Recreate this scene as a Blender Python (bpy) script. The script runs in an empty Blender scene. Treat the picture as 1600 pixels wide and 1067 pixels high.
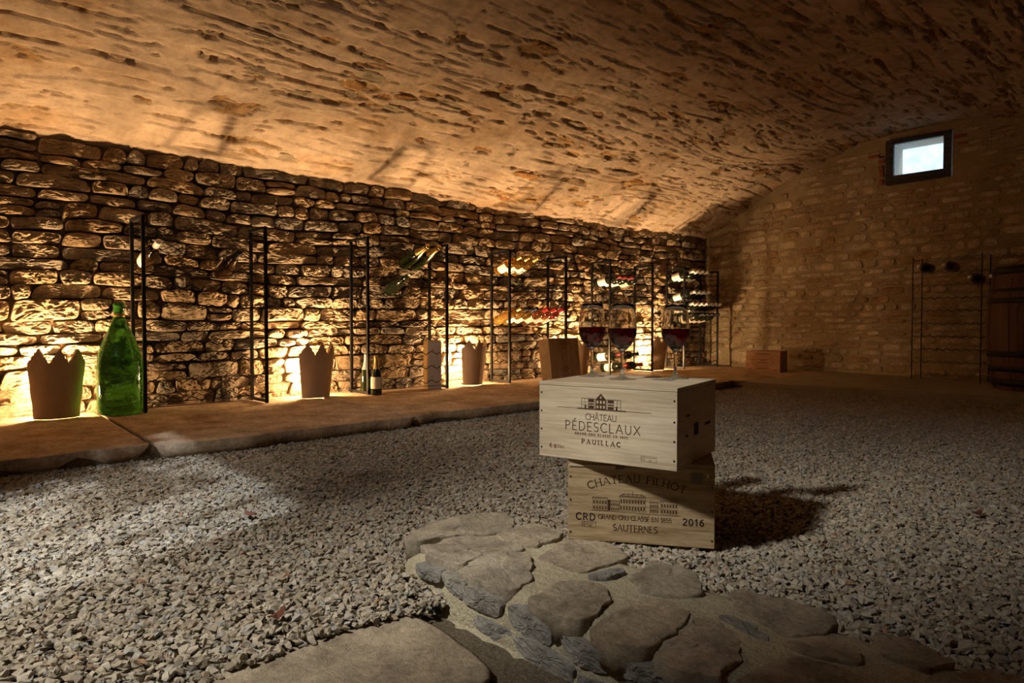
import bpy, math, random
import numpy as np
from mathutils import Vector, Matrix

SC = bpy.context.scene
COL = SC.collection
random.seed(7)
RNG = np.random.default_rng(11)
PI = math.pi

# ------------------------------------------------------------------ camera
YAW = math.radians(46.9)
cam_d = bpy.data.cameras.new('camera')
cam_d.sensor_width = 36.0
cam_d.lens = 36.0 * 1067.0 / 1600.0
cam_d.clip_start = 0.02
cam = bpy.data.objects.new('camera', cam_d)
COL.objects.link(cam)
cam.location = (0, 0, 0.515)
cam.rotation_euler = (PI / 2 - math.atan(28.5 / 1067.0), 0, YAW)
SC.camera = cam

# ------------------------------------------------------------------ world, daylight, exposure
SC.view_settings.view_transform = 'Standard'
SC.view_settings.look = 'None'
SC.view_settings.gamma = 1.0
SC.view_settings.use_curve_mapping = False
SC.view_settings.exposure = 0.0
SC.cycles.use_denoising = True
SC.cycles.max_bounces = 10
SC.cycles.sample_clamp_indirect = 4.0
SC.cycles.caustics_refractive = True
SC.cycles.caustics_reflective = False

world = bpy.data.worlds.new('world')
SC.world = world
world.use_nodes = True
bg = world.node_tree.nodes['Background']
bg.inputs[0].default_value = (0.62, 0.82, 1.0, 1)
bg.inputs[1].default_value = 1.8


def light(name, kind, loc, energy, color, target=None, size=0.2, size_y=None, spot=None, blend=0.3, parent=None):
    d = bpy.data.lights.new(name, kind)
    d.energy = energy
    d.color = color
    if kind == 'AREA':
        d.shape = 'RECTANGLE'
        d.size = size
        d.size_y = size_y or size
    else:
        d.shadow_soft_size = size
    if kind == 'SPOT':
        d.spot_size = spot
        d.spot_blend = blend
    o = bpy.data.objects.new(name, d)
    COL.objects.link(o)
    o.location = loc
    if target is not None:
        o.rotation_euler = (Vector(target) - Vector(loc)).to_track_quat('-Z', 'Y').to_euler()
    if parent:
        o.parent = parent
    return o


COOL = (0.86, 0.93, 1.0)
# daylight coming through the vent window of the near end wall (behind the viewer)
light('near_window_daylight', 'AREA', (-1.42, -1.0, 2.40), 100.0, (1.0, 0.94, 0.83), (-1.25, 1.0, 0.2), 0.2, 0.18)
light('near_window_sun', 'SPOT', (-0.83, -1.63, 3.67), 520.0, COOL, (-1.5, -0.55, 1.93), 0.02, spot=0.5, blend=0.2)
# daylight falling through the small far window
light('far_window_daylight', 'AREA', (-2.1, 7.35, 2.75), 38.0, (0.75, 0.85, 1.0), (-1.75, 5.0, 0.3), 0.5, 0.4)
LAMP_W = 100.0
LAMP_C = (1.0, 0.63, 0.31)

# ------------------------------------------------------------------ numpy noise


def _hash(ix, iy, iz, seed):
    h = (ix * 374761393 + iy * 668265263 + iz * 2147483647 + seed * 974634777) & 0xFFFFFFFF
    h = ((h ^ (h >> 13)) * 1274126177) & 0xFFFFFFFF
    h = (h ^ (h >> 16)) & 0xFFFFFF
    return h.astype(np.float64) / 16777215.0


def vnoise(x, y, z, seed=0):
    x, y, z = np.broadcast_arrays(np.asarray(x, float), np.asarray(y, float), np.asarray(z, float))
    fx, fy, fz = np.floor(x), np.floor(y), np.floor(z)
    ix, iy, iz = fx.astype(np.int64), fy.astype(np.int64), fz.astype(np.int64)
    tx, ty, tz = x - fx, y - fy, z - fz
    tx = tx * tx * (3 - 2 * tx); ty = ty * ty * (3 - 2 * ty); tz = tz * tz * (3 - 2 * tz)
    r = 0
    for a in (0, 1):
        wa = tx if a else 1 - tx
        for b in (0, 1):
            wb = ty if b else 1 - ty
            for c in (0, 1):
                wc = tz if c else 1 - tz
                r = r + wa * wb * wc * _hash(ix + a, iy + b, iz + c, seed)
    return r


def fbm(x, y, z=0.0, octaves=4, seed=0, gain=0.5):
    t = 0; a = 1.0; s = 0
    for k in range(octaves):
        t = t + a * vnoise(x, y, z, seed + 31 * k)
        s += a
        x = x * 2.03 + 3.7; y = y * 2.03 + 1.3; z = z * 2.03 + 7.1
        a *= gain
    return t / s


def sstep(a, b, x):
    t = np.clip((x - a) / (b - a), 0, 1)
    return t * t * (3 - 2 * t)


# ------------------------------------------------------------------ materials
MATS = {}


class NT:
    def __init__(self, name):
        self.m = bpy.data.materials.new(name)
        self.m.use_nodes = True
        self.t = self.m.node_tree
        self.b = self.t.nodes['Principled BSDF']
        self.out = self.t.nodes['Material Output']

    def n(self, typ, **kw):
        nd = self.t.nodes.new(typ)
        for k, v in kw.items():
            if k.startswith('i_'):
                key = k[2:]
                nd.inputs[int(key) if key.isdigit() else key].default_value = v
            else:
                setattr(nd, k, v)
        return nd

    def l(self, a, b):
        self.t.links.new(a, b)

    def ramp(self, fac, stops):
        r = self.n('ShaderNodeValToRGB')
        cr = r.color_ramp
        while len(cr.elements) < len(stops):
            cr.elements.new(0.5)
        for e, (p, c) in zip(cr.elements, stops):
            e.position = p
            e.color = (*c, 1)
        self.l(fac, r.inputs[0])
        return r.outputs[0]

    def mix(self, fac, a, b, mode='MIX'):
        m = self.n('ShaderNodeMix', data_type='RGBA', blend_type=mode)
        for sock, v in ((m.inputs[0], fac), (m.inputs[6], a), (m.inputs[7], b)):
            if isinstance(v, bpy.types.NodeSocket):
                self.l(v, sock)
            elif isinstance(v, (int, float)):
                sock.default_value = v
            else:
                sock.default_value = (*v, 1)
        return m.outputs[2]

    def noise(self, vec, scale, detail=6, rough=0.6, sc=None):
        if sc:
            mp = self.n('ShaderNodeMapping')
            mp.inputs['Scale'].default_value = sc
            self.l(vec, mp.inputs[0])
            vec = mp.outputs[0]
        nn = self.n('ShaderNodeTexNoise')
        nn.inputs['Scale'].default_value = scale
        nn.inputs['Detail'].default_value = detail
        nn.inputs['Roughness'].default_value = rough
        self.l(vec, nn.inputs['Vector'])
        return nn.outputs['Fac']

    def bump(self, h, strength=0.5, dist=0.01, prev=None):
        b = self.n('ShaderNodeBump')
        b.inputs['Strength'].default_value = strength
        b.inputs['Distance'].default_value = dist
        self.l(h, b.inputs['Height'])
        if prev is not None:
            self.l(prev, b.inputs['Normal'])
        return b.outputs[0]

    def pos(self):
        return self.n('ShaderNodeNewGeometry').outputs['Position']

    def obj(self):
        return self.n('ShaderNodeTexCoord').outputs['Object']


def simple(name, color, rough=0.5, metal=0.0, trans=0.0, ior=1.45, spec=None):
    t = NT(name)
    t.b.inputs['Base Color'].default_value = (*color, 1)
    t.b.inputs['Roughness'].default_value = rough
    t.b.inputs['Metallic'].default_value = metal
    t.b.inputs['Transmission Weight'].default_value = trans
    t.b.inputs['IOR'].default_value = ior
    if spec is not None:
        t.b.inputs['Specular IOR Level'].default_value = spec
    MATS[name] = t.m
    return t


def stone_mat(name, cols, fleck, scale=1.0, bump=0.6, bdist=0.008, stain=None, n2s=(55, 5, 0.7)):
    """stone whose colour follows the per stone 'tint' value plus noise"""
    t = NT(name)
    p = t.pos()
    at = t.n('ShaderNodeAttribute', attribute_name='tint')
    n1 = t.noise(p, 9 * scale, 6, 0.65)
    n2 = t.noise(p, n2s[0] * scale, n2s[1], n2s[2])
    n3 = t.noise(p, 260 * scale, 3, 0.6)
    base = t.ramp(at.outputs['Fac'], [(i / (len(cols) - 1), c) for i, c in enumerate(cols)])
    v = t.ramp(n1, [(0.3, (0.55, 0.52, 0.5)), (0.7, (1.25, 1.22, 1.15))])
    c = t.mix(1.0, base, v, 'MULTIPLY')
    v2 = t.ramp(n2, [(0.35, (0.62, 0.6, 0.58)), (0.6, (1.08, 1.08, 1.08))])
    c = t.mix(0.8, c, v2, 'MULTIPLY')
    if stain:
        n4 = t.noise(p, 3.1 * scale, 5, 0.6)
        f = t.ramp(n4, [(0.52, (0, 0, 0)), (0.66, (1, 1, 1))])
        c = t.mix(f, c, t.mix(1.0, c, stain, 'MULTIPLY'))
    f2 = t.ramp(n3, [(0.66, (0, 0, 0)), (0.75, (1, 1, 1))])
    c = t.mix(f2, c, fleck)
    t.l(c, t.b.inputs['Base Color'])
    t.b.inputs['Roughness'].default_value = 0.92
    t.b.inputs['Specular IOR Level'].default_value = 0.03
    b = t.bump(n2, bump, bdist)
    b = t.bump(n3, bump * 0.6, bdist * 0.35, b)
    t.l(b, t.b.inputs['Normal'])
    MATS[name] = t.m
    return t


stone_mat('rubble_stone', [(0.42, 0.36, 0.28), (0.56, 0.44, 0.29), (0.48, 0.35, 0.21), (0.38, 0.35, 0.30), (0.58, 0.47, 0.33)], (0.16, 0.12, 0.08), bump=1.0, bdist=0.012, n2s=(95, 9, 0.78))
stone_mat('coursed_stone', [(0.48, 0.38, 0.24), (0.60, 0.50, 0.35), (0.42, 0.28, 0.15), (0.66, 0.57, 0.43), (0.45, 0.37, 0.25)], (0.2, 0.14, 0.08), bump=0.5, bdist=0.006)
stone_mat('vault_stone', [(0.40, 0.32, 0.21), (0.44, 0.38, 0.28), (0.46, 0.29, 0.13), (0.36, 0.19, 0.08), (0.34, 0.31, 0.25)], (0.1, 0.07, 0.04), bump=0.8, bdist=0.01)
stone_mat('step_stone', [(0.56, 0.51, 0.41), (0.52, 0.47, 0.38), (0.59, 0.51, 0.39), (0.49, 0.48, 0.44), (0.42, 0.42, 0.41)], (0.24, 0.21, 0.16), scale=1.3, bump=0.8, bdist=0.010, n2s=(60, 8, 0.75))
stone_mat('slab_stone', [(0.54, 0.41, 0.27), (0.60, 0.47, 0.32), (0.50, 0.38, 0.26), (0.56, 0.44, 0.32), (0.52, 0.42, 0.31)], (0.2, 0.14, 0.09), scale=1.0, bump=0.5, bdist=0.008, stain=(0.75, 0.66, 0.58))


def mortar_mat(name, c0, c1, grain=420, bump=0.7, bdist=0.004):
    t = NT(name)
    p = t.pos()
    n1 = t.noise(p, 6, 6, 0.6)
    n2 = t.noise(p, grain, 3, 0.7)
    n3 = t.noise(p, 60, 5, 0.6)
    c = t.ramp(n1, [(0.3, c0), (0.7, c1)])
    v = t.ramp(n2, [(0.35, (0.62, 0.6, 0.56)), (0.62, (1.15, 1.15, 1.12))])
    c = t.mix(0.85, c, v, 'MULTIPLY')
    t.l(c, t.b.inputs['Base Color'])
    t.b.inputs['Roughness'].default_value = 0.95
    t.b.inputs['Specular IOR Level'].default_value = 0.1
    b = t.bump(n3, bump, bdist * 3)
    b = t.bump(n2, bump, bdist, b)
    t.l(b, t.b.inputs['Normal'])
    MATS[name] = t.m


mortar_mat('low_wall_mortar', (0.46, 0.41, 0.29), (0.56, 0.51, 0.38), 300)
mortar_mat('end_wall_mortar', (0.36, 0.27, 0.16), (0.48, 0.38, 0.24), 160, 0.5)
mortar_mat('dark_joint', (0.12, 0.085, 0.05), (0.19, 0.14, 0.09), 120)
mortar_mat('kerb_cement', (0.34, 0.29, 0.22), (0.42, 0.37, 0.29), 500, 0.4, 0.002)
mortar_mat('gravel_bed', (0.12, 0.1, 0.07), (0.17, 0.14, 0.1), 150)

# vault plaster
t = NT('vault_plaster')
p = t.pos()
at = t.n('ShaderNodeAttribute', attribute_name='bare')
n1 = t.noise(p, 1.7, 6, 0.6)
n2 = t.noise(p, 14, 6, 0.65)
n3 = t.noise(p, 170, 4, 0.7)
n4 = t.noise(p, 3.5, 5, 0.6, (1.0, 0.35, 1.0))
c = t.ramp(n1, [(0.3, (0.47, 0.36, 0.255)), (0.7, (0.58, 0.46, 0.345))])
c = t.mix(t.ramp(n4, [(0.5, (0, 0, 0)), (0.68, (0.7, 0.7, 0.7))]), c, (0.42, 0.27, 0.14))
c = t.mix(1.0, c, t.ramp(n2, [(0.3, (0.74, 0.72, 0.7)), (0.65, (1.12, 1.1, 1.08))]), 'MULTIPLY')
bc = t.ramp(n2, [(0.3, (0.22, 0.12, 0.05)), (0.5, (0.38, 0.24, 0.11)), (0.7, (0.36, 0.29, 0.19))])
c = t.mix(at.outputs['Fac'], c, bc)
t.l(c, t.b.inputs['Base Color'])
t.b.inputs['Roughness'].default_value = 0.95
t.b.inputs['Specular IOR Level'].default_value = 0.1
b = t.bump(n2, 0.5, 0.02)
b = t.bump(n3, 0.7, 0.006, b)
t.l(b, t.b.inputs['Normal'])
MATS['vault_plaster'] = t.m

# gravel
t = NT('gravel_chips')
oi = t.n('ShaderNodeObjectInfo')
p = t.pos()
c = t.ramp(oi.outputs['Random'], [(0.0, (0.31, 0.265, 0.20)), (0.3, (0.41, 0.355, 0.27)), (0.55, (0.47, 0.42, 0.335)), (0.7, (0.31, 0.25, 0.18)), (0.88, (0.35, 0.34, 0.31)), (0.97, (0.52, 0.47, 0.38)), (1.0, (0.32, 0.19, 0.11))])
n2 = t.noise(p, 220, 4, 0.6)
c = t.mix(0.7, c, t.ramp(n2, [(0.3, (0.7, 0.7, 0.7)), (0.7, (1.15, 1.15, 1.15))]), 'MULTIPLY')
t.l(c, t.b.inputs['Base Color'])
t.b.inputs['Roughness'].default_value = 0.9
t.b.inputs['Specular IOR Level'].default_value = 0.15
MATS['gravel_chips'] = t.m


def wood(name, c0, c1, c2, axis, freq=60, contrast=1.0, rough=0.6):
    t = NT(name)
    o = t.obj()
    oi = t.n('ShaderNodeObjectInfo')
    ad = t.n('ShaderNodeVectorMath', operation='ADD')
    t.l(o, ad.inputs[0])
    t.l(oi.outputs['Random'], ad.inputs[1])
    sc = [1.0, 1.0, 1.0]
    sc[axis] = 0.06
    n1 = t.noise(ad.outputs[0], freq, 4, 0.6, tuple(sc))
    n2 = t.noise(ad.outputs[0], freq * 6, 3, 0.6, tuple(sc))
    sc2 = [1.0, 1.0, 1.0]
    sc2[axis] = 0.3
    n3 = t.noise(ad.outputs[0], 9, 4, 0.5, tuple(sc2))
    c = t.ramp(n1, [(0.32, c0), (0.52, c1), (0.7, c2)])
    c = t.mix(0.6 * contrast, c, t.ramp(n2, [(0.35, (0.72, 0.68, 0.62)), (0.62, (1.1, 1.1, 1.1))]), 'MULTIPLY')
    c = t.mix(0.7, c, t.ramp(n3, [(0.35, (0.8, 0.76, 0.7)), (0.7, (1.1, 1.1, 1.1))]), 'MULTIPLY')
    t.l(c, t.b.inputs['Base Color'])
    t.b.inputs['Roughness'].default_value = rough
    t.b.inputs['Specular IOR Level'].default_value = 0.25
    t.l(t.bump(n2, 0.25, 0.001), t.b.inputs['Normal'])
    MATS[name] = t.m


wood('pale_wood', (0.52, 0.43, 0.30), (0.60, 0.51, 0.37), (0.66, 0.57, 0.43), 0, 30)
wood('pale_wood_side', (0.50, 0.38, 0.24), (0.56, 0.44, 0.29), (0.60, 0.48, 0.33), 1, 30)
wood('striped_wood', (0.33, 0.23, 0.12), (0.50, 0.385, 0.235), (0.58, 0.46, 0.29), 0, 120, 1.2)
wood('striped_wood_side', (0.46, 0.34, 0.22), (0.54, 0.40, 0.26), (0.60, 0.46, 0.31), 1, 60)
wood('tan_wood', (0.55, 0.40, 0.23), (0.62, 0.46, 0.28), (0.68, 0.52, 0.33), 2, 40)
wood('reddish_wood', (0.42, 0.22, 0.11), (0.48, 0.26, 0.13), (0.52, 0.3, 0.16), 0, 40)
wood('barrel_wood', (0.09, 0.04, 0.028), (0.12, 0.058, 0.04), (0.15, 0.075, 0.05), 2, 50)
wood('dark_frame_wood', (0.035, 0.032, 0.035), (0.06, 0.055, 0.06), (0.09, 0.08, 0.08), 0, 50)

t = NT('terracotta')
p = t.pos()
n1 = t.noise(p, 18, 6, 0.6, (1, 1, 0.3))
n2 = t.noise(p, 300, 3, 0.6)
c = t.ramp(n1, [(0.3, (0.50, 0.37, 0.25)), (0.55, (0.57, 0.43, 0.30)), (0.75, (0.62, 0.49, 0.36))])
t.l(c, t.b.inputs['Base Color'])
t.b.inputs['Roughness'].default_value = 0.9
t.l(t.bump(n2, 0.4, 0.002, t.bump(n1, 0.4, 0.01)), t.b.inputs['Normal'])
MATS['terracotta'] = t.m

simple('rack_metal', (0.02, 0.02, 0.02), 0.45, 0.6)
simple('iron_hoop', (0.03, 0.028, 0.028), 0.6, 0.7)
simple('nail_metal', (0.06, 0.055, 0.05), 0.5, 0.8)
simple('print_brown', (0.075, 0.035, 0.022), 0.8, spec=0.1)
simple('print_light_brown', (0.14, 0.06, 0.035), 0.8, spec=0.1)
simple('print_black', (0.05, 0.04, 0.045), 0.8, spec=0.1)
simple('print_red_brown', (0.22, 0.09, 0.05), 0.8, spec=0.1)
simple('print_gold', (0.75, 0.48, 0.16), 0.45, 0.3)
simple('glass_clear', (0.97, 0.98, 0.97), 0.02, 0, 1.0, 1.45)
simple('red_wine', (0.10, 0.001, 0.003), 0.02, 0, 0.85, 1.34)
simple('dark_green_glass', (0.012, 0.016, 0.008), 0.08, 0, 0.15, 1.5)
simple('dark_brown_glass', (0.03, 0.014, 0.006), 0.08, 0, 0.3, 1.5)
simple('champagne_glass', (0.014, 0.02, 0.005), 0.07, 0, 0.12, 1.45)
simple('white_wine_glass', (0.95, 0.62, 0.16), 0.05, 0, 0.92, 1.36)
simple('rose_wine_glass', (0.92, 0.40, 0.16), 0.05, 0, 0.92, 1.36)
simple('pink_wine_glass', (0.85, 0.18, 0.16), 0.05, 0, 0.9, 1.36)
simple('gold_wine_glass', (0.85, 0.50, 0.12), 0.05, 0, 0.92, 1.36)
simple('paper_white', (0.80, 0.76, 0.68), 0.7)
simple('paper_cream', (0.72, 0.62, 0.45), 0.7)
simple('foil_gold', (0.75, 0.52, 0.2), 0.3, 0.8)
simple('foil_silver', (0.72, 0.70, 0.66), 0.35, 0.7)
simple('foil_white', (0.78, 0.76, 0.72), 0.4)
simple('foil_red', (0.55, 0.03, 0.03), 0.35, 0.2)
simple('foil_crimson', (0.45, 0.02, 0.06), 0.35, 0.2)
simple('foil_dark_red', (0.24, 0.03, 0.03), 0.35, 0.2)
simple('foil_navy', (0.03, 0.035, 0.06), 0.3, 0.3)
simple('foil_black', (0.02, 0.02, 0.02), 0.35, 0.3)
simple('cork', (0.45, 0.28, 0.16), 0.8)
simple('box_white_card', (0.62, 0.60, 0.66), 0.45)
simple('box_gold_card', (0.42, 0.27, 0.10), 0.4, 0.3)
simple('lamp_housing', (0.12, 0.1, 0.08), 0.5, 0.4)
simple('web_film', (0.3, 0.32, 0.33), 0.9)
simple('dead_leaf', (0.16, 0.055, 0.03), 0.8)
simple('brick_red', (0.34, 0.11, 0.06), 0.9)
simple('gobo_leaf', (0.06, 0.14, 0.03), 0.6)
simple('grey_board', (0.2, 0.18, 0.16), 0.8)

# giant bottle: dusty green glass
t = NT('giant_green_glass')
p = t.pos()
n1 = t.noise(p, 45, 6, 0.7)
n2 = t.noise(p, 7, 4, 0.6)
t.b.inputs['Base Color'].default_value = (0.06, 0.27, 0.035, 1)
t.b.inputs['Transmission Weight'].default_value = 0.75
t.b.inputs['IOR'].default_value = 1.4
r = t.ramp(n1, [(0.45, (0.06, 0.06, 0.06)), (0.75, (0.5, 0.5, 0.5))])
t.l(r, t.b.inputs['Roughness'])
MATS['giant_green_glass'] = t.m

# dusty window pane
t = NT('dusty_pane')
tr = t.n('ShaderNodeBsdfTransparent')
tl = t.n('ShaderNodeBsdfTranslucent')
tl.inputs[0].default_value = (0.8, 0.85, 0.9, 1)
mx = t.n('ShaderNodeMixShader')
n1 = t.noise(t.pos(), 12, 6, 0.6)
t.l(t.ramp(n1, [(0.35, (0.06, 0.06, 0.06)), (0.75, (0.35, 0.35, 0.35))]), mx.inputs[0])
t.l(tr.outputs[0], mx.inputs[1])
t.l(tl.outputs[0], mx.inputs[2])
t.l(mx.outputs[0], t.out.inputs[0])
MATS['dusty_pane'] = t.m

t = NT('lamp_glow')
t.b.inputs['Emission Color'].default_value = (1, 0.66, 0.32, 1)
t.b.inputs['Emission Strength'].default_value = 40
MATS['lamp_glow'] = t.m


def M(n):
    return MATS[n]


# ------------------------------------------------------------------ mesh helpers
class MB:
    """collects vertices and faces for ONE mesh object"""

    def __init__(self):
        self.v = []
        self.f = []
        self.mi = []
        self.tint = []

    def add(self, vs, fs, mi=0, tint=0.0):
        o = len(self.v)
        self.v += [tuple(map(float, q)) for q in vs]
        self.f += [tuple(int(i) + o for i in q) for q in fs]
        self.mi += [mi] * len(fs)
        self.tint += [tint] * len(vs)
        return self

    def box(self, x0, x1, y0, y1, z0, z1, mi=0, M4=None):
        vs = [Vector((x, y, z)) for z in (z0, z1) for y in (y0, y1) for x in (x0, x1)]
        if M4 is not None:
            vs = [M4 @ q for q in vs]
        return self.add(vs, [(0, 2, 3, 1), (4, 5, 7, 6), (0, 1, 5, 4), (2, 6, 7, 3), (0, 4, 6, 2), (1, 3, 7, 5)], mi)

    def tube(self, pts, r, n=6, closed=False):
        pts = [Vector(q) for q in pts]
        rings = []
        N = len(pts)
        for i, q in enumerate(pts):
            a = pts[i - 1] if i else (pts[-1] if closed else q)
            b = pts[(i + 1) % N] if (i < N - 1 or closed) else q
            d = (b - a).normalized()
            u = d.cross(Vector((0, 0, 1)))
            if u.length < 1e-3:
                u = d.cross(Vector((1, 0, 0)))
            u.normalize()
            w = d.cross(u)
            rings.append([q + r * (math.cos(2 * PI * (k + .5) / n) * u + math.sin(2 * PI * (k + .5) / n) * w) for k in range(n)])
        vs = [q for rg in rings for q in rg]
        fs = []
        for i in range(N if closed else N - 1):
            j = (i + 1) % N
            for k in range(n):
                k2 = (k + 1) % n
                fs.append((i * n + k, i * n + k2, j * n + k2, j * n + k))
        if not closed:
            fs.append(tuple(range(n))[::-1])
            fs.append(tuple((N - 1) * n + k for k in range(n)))
        return self.add(vs, fs)

    def lathe(self, prof, n=32, mi=0, cap=True):
        """prof: list of (r, z)"""
        vs = []
        for (r, z) in prof:
            for k in range(n):
                a = 2 * PI * k / n
                vs.append((r * math.cos(a), r * math.sin(a), z))
        fs = []
        for i in range(len(prof) - 1):
            for k in range(n):
                k2 = (k + 1) % n
                fs.append((i * n + k, i * n + k2, (i + 1) * n + k2, (i + 1) * n + k))
        if cap:
            fs.append(tuple(range(n))[::-1])
            fs.append(tuple((len(prof) - 1) * n + k for k in range(n)))
        return self.add(vs, fs, mi)

    def mesh(self, name, mats, smooth=False, tint=None):
        me = bpy.data.meshes.new(name)
        me.from_pydata(self.v, [], self.f)
        for m in (mats if isinstance(mats, (list, tuple)) else [mats]):
            me.materials.append(m)
        if max(self.mi or [0]) > 0:
            me.polygons.foreach_set('material_index', self.mi)
        if smooth:
            me.polygons.foreach_set('use_smooth', [True] * len(me.polygons))
        if tint is not None or any(self.tint):
            a = me.attributes.new('tint', 'FLOAT', 'POINT')
            a.data.foreach_set('value', [tint] * len(self.v) if tint is not None else self.tint)
        me.update()
        return me

    def build(self, name, mats, parent=None, smooth=False, tint=None, loc=None, bevel=0.0):
        o = bpy.data.objects.new(name, self.mesh(name, mats, smooth, tint))
        COL.objects.link(o)
        if parent:
            o.parent = parent
        if loc is not None:
            o.location = loc
        if bevel:
            b = o.modifiers.new('bevel', 'BEVEL')
            b.width = bevel
            b.segments = 2
            b.limit_method = 'ANGLE'
        return o


def tag(o, label=None, cat=None, group=None, kind=None):
    if label: o['label'] = label
    if cat: o['category'] = cat
    if group: o['group'] = group
    if kind: o['kind'] = kind
    return o


def empty(name, loc=(0, 0, 0), rz=0.0):
    o = bpy.data.objects.new(name, None)
    COL.objects.link(o)
    o.empty_display_size = 0.05
    o.location = loc
    o.rotation_euler = (0, 0, rz)
    return o


def copy_tree(o, parent=None):
    c = o.copy()
    COL.objects.link(c)
    if parent is not None:
        c.parent = parent
    for ch in list(o.children):
        if ch.type in ('MESH', 'EMPTY'):
            copy_tree(ch, c)
    return c


def chaikin(P, k=2, cutd=.016):
    P = np.asarray(P, float)
    for _ in range(k):
        Q = np.roll(P, -1, 0)
        L = np.maximum(np.hypot(*(Q - P).T), 1e-6)
        f = np.minimum(.25, cutd / L)[:, None]
        P = np.stack([(1 - f) * P + f * Q, f * P + (1 - f) * Q], 1).reshape(-1, 2)
        cutd *= .45
    return P


def resample(P, n):
    Q = np.vstack([P, P[:1]])
    d = np.r_[0, np.cumsum(np.hypot(*np.diff(Q, axis=0).T))]
    t = np.linspace(0, d[-1], n, endpoint=False)
    return np.stack([np.interp(t, d, Q[:, 0]), np.interp(t, d, Q[:, 1])], 1)


def stone(poly, depth, bulge=0.015, rough=0.008, seed=0, n=26, rings=(0.3, 0.55, 0.75, 0.89, 0.97), facets=4, jitter=0.05, nscale=14.0, tilt=0.0, edge=0.35, cut=1, cutd=.016):
    """A stone seen face on: outline in (a, b), c grows out of the wall.
    returns vertices (a, b, c) and faces; c = 0 is the rim, the body reaches c = -depth"""
    rg = np.random.default_rng(seed)
    P = resample(chaikin(poly, cut, cutd), n)
    c0 = P.mean(0)
    size = np.sqrt(np.ptp(P[:, 0]) * np.ptp(P[:, 1]))
    D = P - c0
    ang = np.arctan2(D[:, 1], D[:, 0])
    wob = 1 + jitter * 2 * (fbm(np.cos(ang) * 2.2 + seed * .37, np.sin(ang) * 2.2, seed * .11, 3, 5) - .5) * 1.6
    D = D * wob[:, None]
    rs = np.array(list(rings) + [1.0])
    XY = [c0[None, :]]
    rr = [np.zeros(1)]
    for r in rs:
        XY.append(c0 + D * r)
        rr.append(np.full(n, r))
    XY = np.vstack(XY)
    rr = np.concatenate(rr)
    L = (XY - c0) / max(size, 1e-6)
    # convex chipped face: lowest of a few planes
    hgt = np.full(len(XY), 1.0)
    for k in range(facets):
        a = rg.uniform(0, 2 * PI)
        sl = rg.uniform(0.3, 1.6)
        off = rg.uniform(0.7, 1.2)
        hgt = np.minimum(hgt, off - sl * (L[:, 0] * math.cos(a) + L[:, 1] * math.sin(a)))
    prof = 1 - np.power(rr, 6) * (1 - edge) - .1 * rr ** 2
    nz = fbm(XY[:, 0] * nscale, XY[:, 1] * nscale, seed * .7, 4, 3) - .5
    nz3 = np.abs(fbm(XY[:, 0] * nscale * 2.6, XY[:, 1] * nscale * 4.0, seed * .9, 3, 29) - .5) * np.sqrt(np.clip(1 - rr ** 4, 0, 1))
    nz2 = np.abs(fbm(XY[:, 0] * nscale * 1.7, XY[:, 1] * nscale * 2.6, seed * .3, 3, 9) - .5)
    C = bulge * np.clip(hgt, -.3, 2) * prof + rough * (2 * nz - 2.2 * nz2 - 1.6 * nz3) * (0.5 + .5 * np.clip(prof, 0, 1))
    C = C + tilt * L[:, 1] * bulge
    C[-n:] = np.minimum(C[-n:], bulge * .3) - bulge * .25
    back = c0 + D * 0.94
    V = np.vstack([np.c_[XY, C], np.c_[back, np.full(n, -depth)], [[c0[0], c0[1], -depth]]])
    F = []
    for k in range(n):
        F.append((0, 1 + k, 1 + (k + 1) % n))
    nr = len(rs)
    for i in range(nr):
        for k in range(n):
            k2 = (k + 1) % n
            a = 1 + i * n
            F.append((a + k, a + n + k, a + n + k2, a + k2))
    a = 1 + nr * n
    last = len(V) - 1
    for k in range(n):
        F.append((a + k, last, a + (k + 1) % n))
    return V, F


def put(V, O, A, B, Cv):
    """(a, b, c) to world with origin O and axes A, B, C"""
    return np.asarray(O) + V[:, :1] * np.asarray(A) + V[:, 1:2] * np.asarray(B) + V[:, 2:3] * np.asarray(Cv)


FWD = np.array([-math.sin(YAW), math.cos(YAW), 0.0])


def shown_size(c, area):
    d = np.asarray(c, float) - np.array([0, 0, .515])
    z = max(float(d @ FWD), .2)
    return area / z ** 2


def grid(nu, nv):
    i = np.arange(nu - 1)[:, None] * nv + np.arange(nv - 1)[None, :]
    return np.stack([i, i + 1, i + nv + 1, i + nv], -1).reshape(-1, 4)


def fast_mesh(name, V, F, mat, smooth=True, attrs=None):
    me = bpy.data.meshes.new(name)
    V = np.asarray(V, np.float32)
    F = np.asarray(F, np.int32)
    me.vertices.add(len(V))
    me.vertices.foreach_set('co', V.ravel())
    me.loops.add(F.size)
    me.loops.foreach_set('vertex_index', F.ravel())
    me.polygons.add(len(F))
    me.polygons.foreach_set('loop_start', np.arange(0, F.size, F.shape[1], dtype=np.int32))
    me.update(calc_edges=True)
    me.validate()
    if smooth:
        me.polygons.foreach_set('use_smooth', np.ones(len(F), bool))
    for k, v in (attrs or {}).items():
        a = me.attributes.new(k, 'FLOAT', 'POINT')
        a.data.foreach_set('value', np.asarray(v, np.float32))
    me.materials.append(mat)
    o = bpy.data.objects.new(name, me)
    COL.objects.link(o)
    return o


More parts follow.
